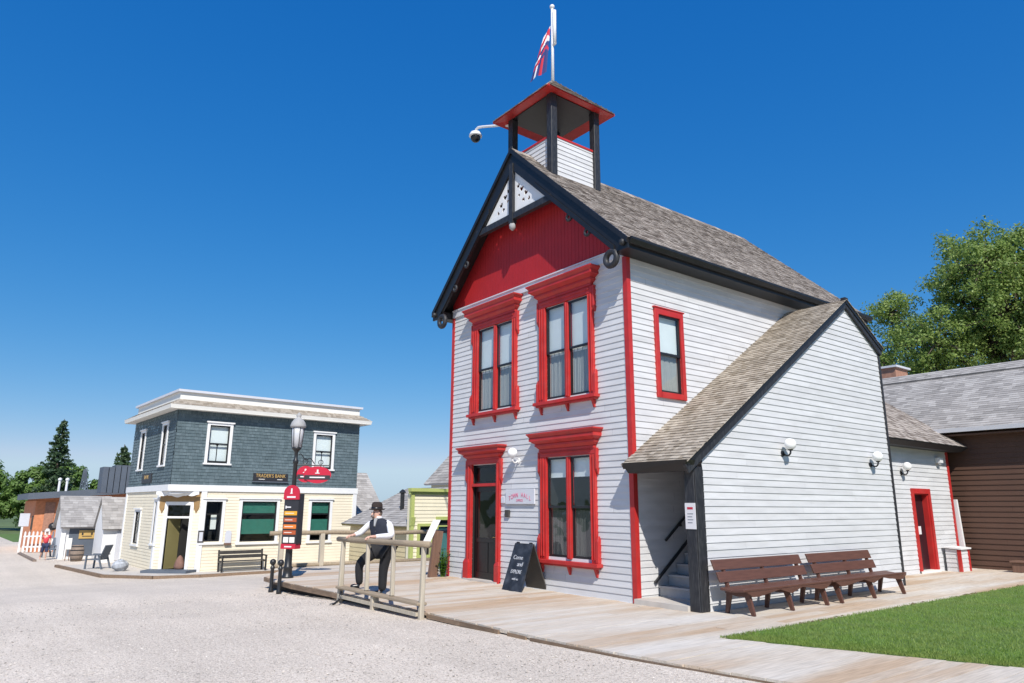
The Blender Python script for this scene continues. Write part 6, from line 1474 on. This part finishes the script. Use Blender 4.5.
mb = MB(); mb.box((2.6, -.04, 0), (3.0, 0, 2.6)); mb.box((0.4, -.04, 1.2), (.9, 0, 2.9)); mb.build('brick_pier', M['brickdark'], br)
for q in (1.05, 1.45):
    mb = MB(); mb.tube([(q, 1.0, 3.4), (q, 1.0, 4.25)], .07, 10); mb.lathe([(.11, 0), (.11, .1), (.03, .16)], (q, 1, 4.25), 10); mb.build('roof_vent', M['whitemetal'], br)
mb = MB(); [mb.tube([(2.2 + .12 * i, 1.2, 3.5), (2.3 + .03 * i, 1.2, 5.0)], .03, 5) for i in range(5)]; mb.build('roof_mast', M['bluegrey'], br)
stk = thing('rooftop_unit', 'tall dark ribbed rooftop unit behind the bank', 'rooftop unit', (-38.5, -2.7, 2.4), math.pi / 2)
mb = MB()
for i in range(5): mb.box((-.75 + i * .32, 0, 0), (-.47 + i * .32, 1.4, 1.5 - .0 * i + (.12 if i > 1 else 0)))
mb.build('casing', M['bluegrey'], stk)
# round black wall lamps on the brick building
for q in (-.05, .85):
    mb = MB(); mb.ball((0, 0, 0), .24, 12, 8); o = mb.build('round_sign', M['blackmetal'], None, smooth=True); o.location = (-41.6, -5.2 + q, 0.45)
    tag(o, 'dark round hanging sign before the brick wall, ' + ('nearer the picket fence' if q < 0 else 'nearer the black fronted shed'), 'sign', 'round signs before the brick wall')
# picket fence
pf = thing('picket_fence', 'short white picket fence before the brick building', 'fence', (-42.0, -6.6, -1.05), math.pi / 2)
mb = MB(); mb.box((0, .03, .3), (1.5, .06, .38)); mb.box((0, .03, .9), (1.5, .06, .98)); mb.build('rail', M['white'], pf)
for i in range(8):
    mb = MB(); x = .02 + i * .2; mb.prism([(x, 0, .05), (x + .09, 0, .05), (x + .09, 0, 1.15), (x + .045, 0, 1.25), (x, 0, 1.15)], (0, .03, 0)); mb.build('picket', M['white'], pf)
ps = thing('sign_post', 'white post with a pale panel and dark board at the picket fence', 'sign', (-42.6, -6.75, -1.05), math.pi / 2)
mb = MB(); mb.box((0, 0, 0), (.1, .1, 1.6)); mb.build('post', M['white'], ps); mb = MB(); mb.box((-.15, -.03, 1.5), (.35, 0, 2.25)); mb.build('panel', M['greyboard'], ps); mb = MB(); mb.box((.45, -.02, 1.3), (1.15, .02, 2.1)); mb.build('dark_board', M['boardback'], ps)
# barrel
ba = thing('barrel', 'old wooden barrel before the small shed', 'barrel', (-33.4, -4.85, -1.05)); ba.scale = (.82, .82, .82)
mb = MB(); mb.lathe([(.30, 0), (.37, .3), (.39, .48), (.37, .66), (.30, .95), (.27, .93), (.001, .93)], (0, 0, 0), 18); mb.build('staves', M['barrel'], ba, smooth=True)
for z, r in ((.12, .335), (.35, .385), (.62, .385), (.84, .335)):
    mb = MB(); mb.lathe([(r - .02, 0), (r, 0), (r, .06), (r - .02, .06)], (0, 0, z), 18); mb.build('hoop', M['blackmetal'], ba)
ez = thing('easel_sign', 'small pale and tan upright sign beside the barrel', 'sign', (-33.9, -5.2, -1.05), math.pi / 2); ez.scale = (.6, .6, .85)
mb = MB(); mb.box((-.16, 0, .0), (-.10, .06, 1.3)); mb.box((.10, 0, 0), (.16, .06, 1.3)); mb.build('frame', M['brownpost'], ez); mb = MB(); mb.box((-.2, -.03, .65), (.2, -.005, 1.3)); mb.build('panel', M['creamwhite'], ez)
# chairs
def arm_chair(label, loc, rz):
    t = thing('garden_chair', label, 'chair', loc, rz, 'garden chairs along the far walk')
    mb = MB(); mb.box((-.28, -.3, .38), (.28, .25, .42)); mb.build('seat', M['bluegrey'], t)
    mb = MB(); [mb.beam((-.24 + .12 * i, .24, .40), (-.24 + .12 * i, .46, 1.0), .09, .03) for i in range(5)]; mb.build('backrest', M['bluegrey'], t)
    for sx_ in (-.31, .31):
        mb = MB(); mb.box((sx_ - .05, -.38, .58), (sx_ + .05, .34, .62)); mb.build('armrest', M['bluegrey'], t)
        mb = MB(); mb.beam((sx_, -.32, 0), (sx_, -.30, .58), .06, .06, (1, 0, 0)); mb.build('leg', M['bluegrey'], t)
        mb = MB(); mb.beam((sx_, .42, 0), (sx_, .22, .58), .06, .06, (1, 0, 0)); mb.build('leg', M['bluegrey'], t)
    return t
arm_chair('dark slatted armchair standing on the pavement near the pale boulder', (-27.0, -4.85, -.99), -.7)
arm_chair('pale armchair standing beside the walking woman', (-37.3, -5.55, -1.05), .9)
# boulder
mb = MB(); rk = random.Random(4); mb.ball((0, 0, 0), .5, 12, 8, sc=(1, 1, .62)); mb.v = [(a * rk.uniform(.82, 1.12), b * rk.uniform(.82, 1.12), c * rk.uniform(.85, 1.1)) for a, b, c in mb.v]
o = mb.build('boulder', M['stone'], None); o.scale = (.55, .62, .8); o.location = (-25.2, -4.25, -.76); tag(o, 'pale grey boulder at the left foot of the bank', 'boulder')
# edging log on the ground at far left
mb = MB(); mb.beam((-41, -6.75, -1.02), (-34, -6.55, -1.02), .16, .14); o = mb.build('timber_edging', M['barrel'], None, origin=(-37.5, -6.65, -1.02)); tag(o, 'dark timber laid on the gravel before the picket fence', 'timber')

# walking woman
wo_ = thing('person', 'woman in a red top, navy capris and a white hat walking on the far gravel', 'person', (-35.0, -6.1, -1.05)); wo_.scale = (.92, .92, .92)
WJ = dict(pel=((0, 0, .86), .10), chest=((0, 0, 1.22), (.12, .10)), neck=((0, 0, 1.38), .045), head=((0, 0, 1.50), .078), crown=((0, 0, 1.58), .07), shL=((.05, .15, 1.31), .05), elL=((.02, .22, 1.08), .038), haL=((.12, .20, .90), .03), shR=((-.05, -.15, 1.31), .05), elR=((-.08, -.22, 1.08), .038), haR=((.05, -.24, .92), .03),
   hipL=((0, .08, .82), .085), knL=((.14, .07, .46), .055), anL=((.10, .07, .09), .036), toL=((.24, .08, .05), .03), hipR=((0, -.08, .82), .085), knR=((-.02, -.12, .45), .055), anR=((-.24, -.16, .14), .036), toR=((-.14, -.16, .05), .03))
WE = [('pel', 'chest'), ('chest', 'neck'), ('neck', 'head'), ('head', 'crown'), ('chest', 'shL'), ('shL', 'elL'), ('elL', 'haL'), ('chest', 'shR'), ('shR', 'elR'), ('elR', 'haR'), ('pel', 'hipL'), ('hipL', 'knL'), ('knL', 'anL'), ('anL', 'toL'), ('pel', 'hipR'), ('hipR', 'knR'), ('knR', 'anR'), ('anR', 'toR')]
skin_mesh('body', WJ, WE, 'skin', wo_, 'pel', 1)
skin_mesh('top', dict(pel=(WJ['pel'][0], (.16, .14)), chest=(WJ['chest'][0], (.165, .14)), shL=(WJ['shL'][0], .08), elL=((.03, .20, 1.15), .06), shR=(WJ['shR'][0], .08), elR=((-.07, -.2, 1.15), .06)), [('pel', 'chest'), ('chest', 'shL'), ('shL', 'elL'), ('chest', 'shR'), ('shR', 'elR')], 'redcloth', wo_, 'pel', 1)
skin_mesh('capris', dict(pel=(WJ['pel'][0], .15), hipL=(WJ['hipL'][0], .11), knL=((.14, .07, .40), .085), hipR=(WJ['hipR'][0], .11), knR=((-.06, -.13, .38), .085)), [('pel', 'hipL'), ('hipL', 'knL'), ('pel', 'hipR'), ('hipR', 'knR')], 'navycloth', wo_, 'pel', 1)
mb = MB(); mb.lathe([(.04, 1.54), (.17, 1.55), (.175, 1.57), (.105, 1.58), (.095, 1.66), (.06, 1.69), (.001, 1.69)], (0, 0, 0), 14); mb.build('sun_hat', M['white'], wo_, smooth=True)

# ------------------------------------------------------------------ trees
def leaf_cloud(name, pts, sizes, m, parent, rng_, nrm=None):
    n = len(pts); s = sizes[:, None]
    a = rng_.normal(size=(n, 3))
    if nrm is not None:
        nrm = nrm / np.linalg.norm(nrm, axis=1)[:, None]; a -= (a * nrm).sum(1)[:, None] * nrm
    a /= np.linalg.norm(a, axis=1)[:, None]
    b = rng_.normal(size=(n, 3)) if nrm is None else np.cross(nrm, a); b -= (b * a).sum(1)[:, None] * a; b /= np.linalg.norm(b, axis=1)[:, None]
    v = np.empty((n, 4, 3)); v[:, 0] = pts - a * s; v[:, 1] = pts + b * s * .55; v[:, 2] = pts + a * s; v[:, 3] = pts - b * s * .55
    me = bpy.data.meshes.new(name); me.vertices.add(4 * n); me.vertices.foreach_set('co', v.ravel()); me.loops.add(4 * n); me.loops.foreach_set('vertex_index', np.arange(4 * n))
    me.polygons.add(n); me.polygons.foreach_set('loop_start', np.arange(0, 4 * n, 4)); me.polygons.foreach_set('loop_total', np.full(n, 4)); me.update(); me.validate(); me.materials.append(m)
    o = bpy.data.objects.new(name, me); col.objects.link(o); o.parent = parent; return o

def broad_tree(label, loc, height, radius, nclump, nleaf, leaf, m, seed, group=None, zlow=.25, cl=(.5, 1.0), squash=1.0):
    rg_ = np.random.default_rng(seed); t = thing('broadleaf_tree', label, 'tree', loc, 0, group)
    tr = MB(); top = Vector((0, 0, height * .55)); tr.tube([(0, 0, 0), (.1, .05, height * .2), (-.05, .1, height * .4), tuple(top)], [height * .035, height * .028, height * .022, height * .012], 8)
    cz = height * (1 + zlow) / 2; hz = height * (1 - zlow) / 2
    P = []; S = []; NN = []
    for k in range(nclump):
        d = rg_.normal(size=3); d /= np.linalg.norm(d); q = rg_.random() ** .45
        c = np.array([d[0] * radius * q * squash, d[1] * radius * q, cz + d[2] * hz * q])
        c[:2] *= 1.0 - .35 * max(0, (c[2] - cz) / hz)
        r = radius * rg_.uniform(*cl) * .33
        n = int(nleaf / nclump * rg_.uniform(.6, 1.4))
        dd = rg_.normal(size=(n, 3)); dd /= np.linalg.norm(dd, axis=1)[:, None]; ou = dd.copy(); dd *= (rg_.random(n) ** .4)[:, None] * r; dd[:, 2] *= .75
        NN.append(ou + d * .5 + np.array([0, 0, .3]) + rg_.normal(size=(n, 3)) * .45); P.append(c + dd); S.append(rg_.uniform(.6, 1.3, n) * leaf)
        if k % 3 == 0:
            b0 = Vector((0, 0, height * rg_.uniform(.18, .5))); e = Vector(c); mid = (b0 + e) / 2 + Vector((0, 0, .1 * height * rg_.uniform(-.3, .6)))
            tr.tube([b0, mid, e], [height * .012, height * .008, height * .003], 5)
    tr.build('trunk', M['bark'], t, smooth=True)
    leaf_cloud('crown', np.concatenate(P), np.concatenate(S), m, t, rg_, np.concatenate(NN))
    return t
def lobe_tree(label, loc, lobes, nleaf, leaf, m, seed):
    rg_ = np.random.default_rng(seed); t = thing('broadleaf_tree', label, 'tree', loc); L0 = np.array(loc)
    tr = MB(); tr.tube([(0, 0, 0), (.2, .1, 3), (-.1, .2, 6.5), (.1, 0, 10)], [.55, .42, .3, .12], 10)
    vol = np.array([q[3] ** 2 for q in lobes]); vol /= vol.sum(); P = []; S = []; Nn = []
    for q, f_ in zip(lobes, vol):
        c0 = np.array(q[:3]) - L0; R_ = q[3]; b0 = Vector((0, 0, rg_.uniform(3.5, 7.5)))
        e = Vector(c0); tr.tube([b0, (b0 + e) / 2 + Vector((rg_.uniform(-.3, .3), rg_.uniform(-.3, .3), .4)), e], [.2, .12, .05], 6)
        nc = int(max(18, 30 * R_ ** 1.75))
        for k in range(nc):
            d = rg_.normal(size=3); d /= np.linalg.norm(d); cc = c0 + d * R_ * rg_.uniform(.35, 1.12) * np.array([1, 1, .85]); r = rg_.uniform(.22, .62)
            n = int(nleaf * f_ / nc * (r / .44) ** 2)
            if k % 3 == 0: tr.tube([e, (e + Vector(cc)) / 2, Vector(cc)], [.05, .03, .012], 5)
            dd = rg_.normal(size=(n, 3)); dd /= np.linalg.norm(dd, axis=1)[:, None]; ou = dd.copy(); dd *= (rg_.random(n) ** .6)[:, None] * r * np.array([1.15, 1.15, .85])
            P.append(cc + dd); S.append(rg_.uniform(.6, 1.3, n) * leaf); Nn.append(ou + d * .6 + np.array([0, 0, .3]) + rg_.normal(size=(n, 3)) * .8)
    tr.build('trunk', M['bark'], t, smooth=True); leaf_cloud('crown', np.concatenate(P), np.concatenate(S), m, t, rg_, np.concatenate(Nn)); return t
lobe_tree('large loose cottonwood tree rising behind the brown building', (-2.2, 30.2, -.3), [(-7.67, 29.9, 12.43, 1.45), (-7.39, 29.98, 10.5, 1.7), (-4.71, 27.59, 9.94, 1.9), (-2.55, 28.44, 13.53, 2.1), (-4.53, 30.64, 15.24, 1.1), (-2.02, 31.04, 14.39, 1.9), (-4.25, 30.1, 12.38, 2.1), (-2.03, 29.43, 11.13, 2.5), (-2.95, 30.28, 9.6, 2.2), (-0.63, 30.92, 12.46, 2.8), (-0.56, 30.84, 9.91, 2.6), (-6.7, 27.19, 7.93, 1.4), (-7.78, 27.78, 9.33, 0.9), (-5.15, 28.72, 8.51, 1.5), (0.44, 31.6, 14.12, 2.4), (-4.3, 31.32, 10.69, 1.6)], 115000, .075, M['leafA'], 3)
broad_tree('smaller pale tree behind the rear end of the town hall roof', (-7.8, 27.5, -.3), 9.5, 2.6, 46, 26000, .075, M['leafA'], 9, zlow=.3)
for i, (px, py, h, r, lab) in enumerate(((-92, -8.0, 7.8, 4.2, 'dark broadleaf tree cut by the left edge of the photo'), (-88, -3.0, 7.0, 3.3, 'dark bushy tree left of the tall spruce, lower than its neighbour'), (-96, 0.5, 8.3, 3.6, 'rounded green tree standing just under the tall spruce'), (-70, 2.2, 6.3, 2.6, 'green tree seen over the brick building roof'))):
    broad_tree(lab, (px, py, -1.1), h, r, 60, 14000, .22, M['leafB'], 20 + i, 'trees beyond the brick building', zlow=.12)
def spruce(label, loc, h, r, seed, n=15000, leaf=.16):
    rg_ = np.random.default_rng(seed); t = thing('spruce_tree', label, 'tree', loc, 0, 'tall spruces'); tr = MB(); tr.tube([(0, 0, 0), (0, 0, h)], [h * .02, .03], 7)
    P = []; S = []; L = int(h * 2.4)
    for k in range(L):
        f_ = k / L; z = h * (.12 + .88 * f_); rr_ = r * (1 - f_) ** .85 * rg_.uniform(.75, 1.1) + .15
        for b in range(rg_.integers(6, 9)):
            a = rg_.uniform(0, 6.283); ln = rr_ * rg_.uniform(.7, 1.15); d = np.array([math.cos(a), math.sin(a)])
            m_ = max(8, int(n / (L * 7.5) * (ln / r + .25)))
            tt = rg_.random(m_) ** .7; p = np.empty((m_, 3)); p[:, :2] = d * (ln * tt)[:, None] + rg_.normal(size=(m_, 2)) * .14 * (1 - .4 * tt)[:, None] * (ln + .4) * .6; p[:, 2] = z - .32 * ln * tt + .16 * ln * tt ** 3 + rg_.normal(size=m_) * .08
            P.append(p); S.append(rg_.uniform(.6, 1.3, m_) * leaf)
    tr.build('trunk', M['bark'], t); leaf_cloud('crown', np.concatenate(P), np.concatenate(S), M['leafC'], t, rg_)
spruce('tall dark spruce towering over the broadleaf trees at far left', (-85.1, -1.4, -1.1), 12.3, 2.7, 31)
spruce('spruce half hidden behind the left wall of the bank', (-59.6, .9, -1.1), 7.9, 1.9, 32, 9000)
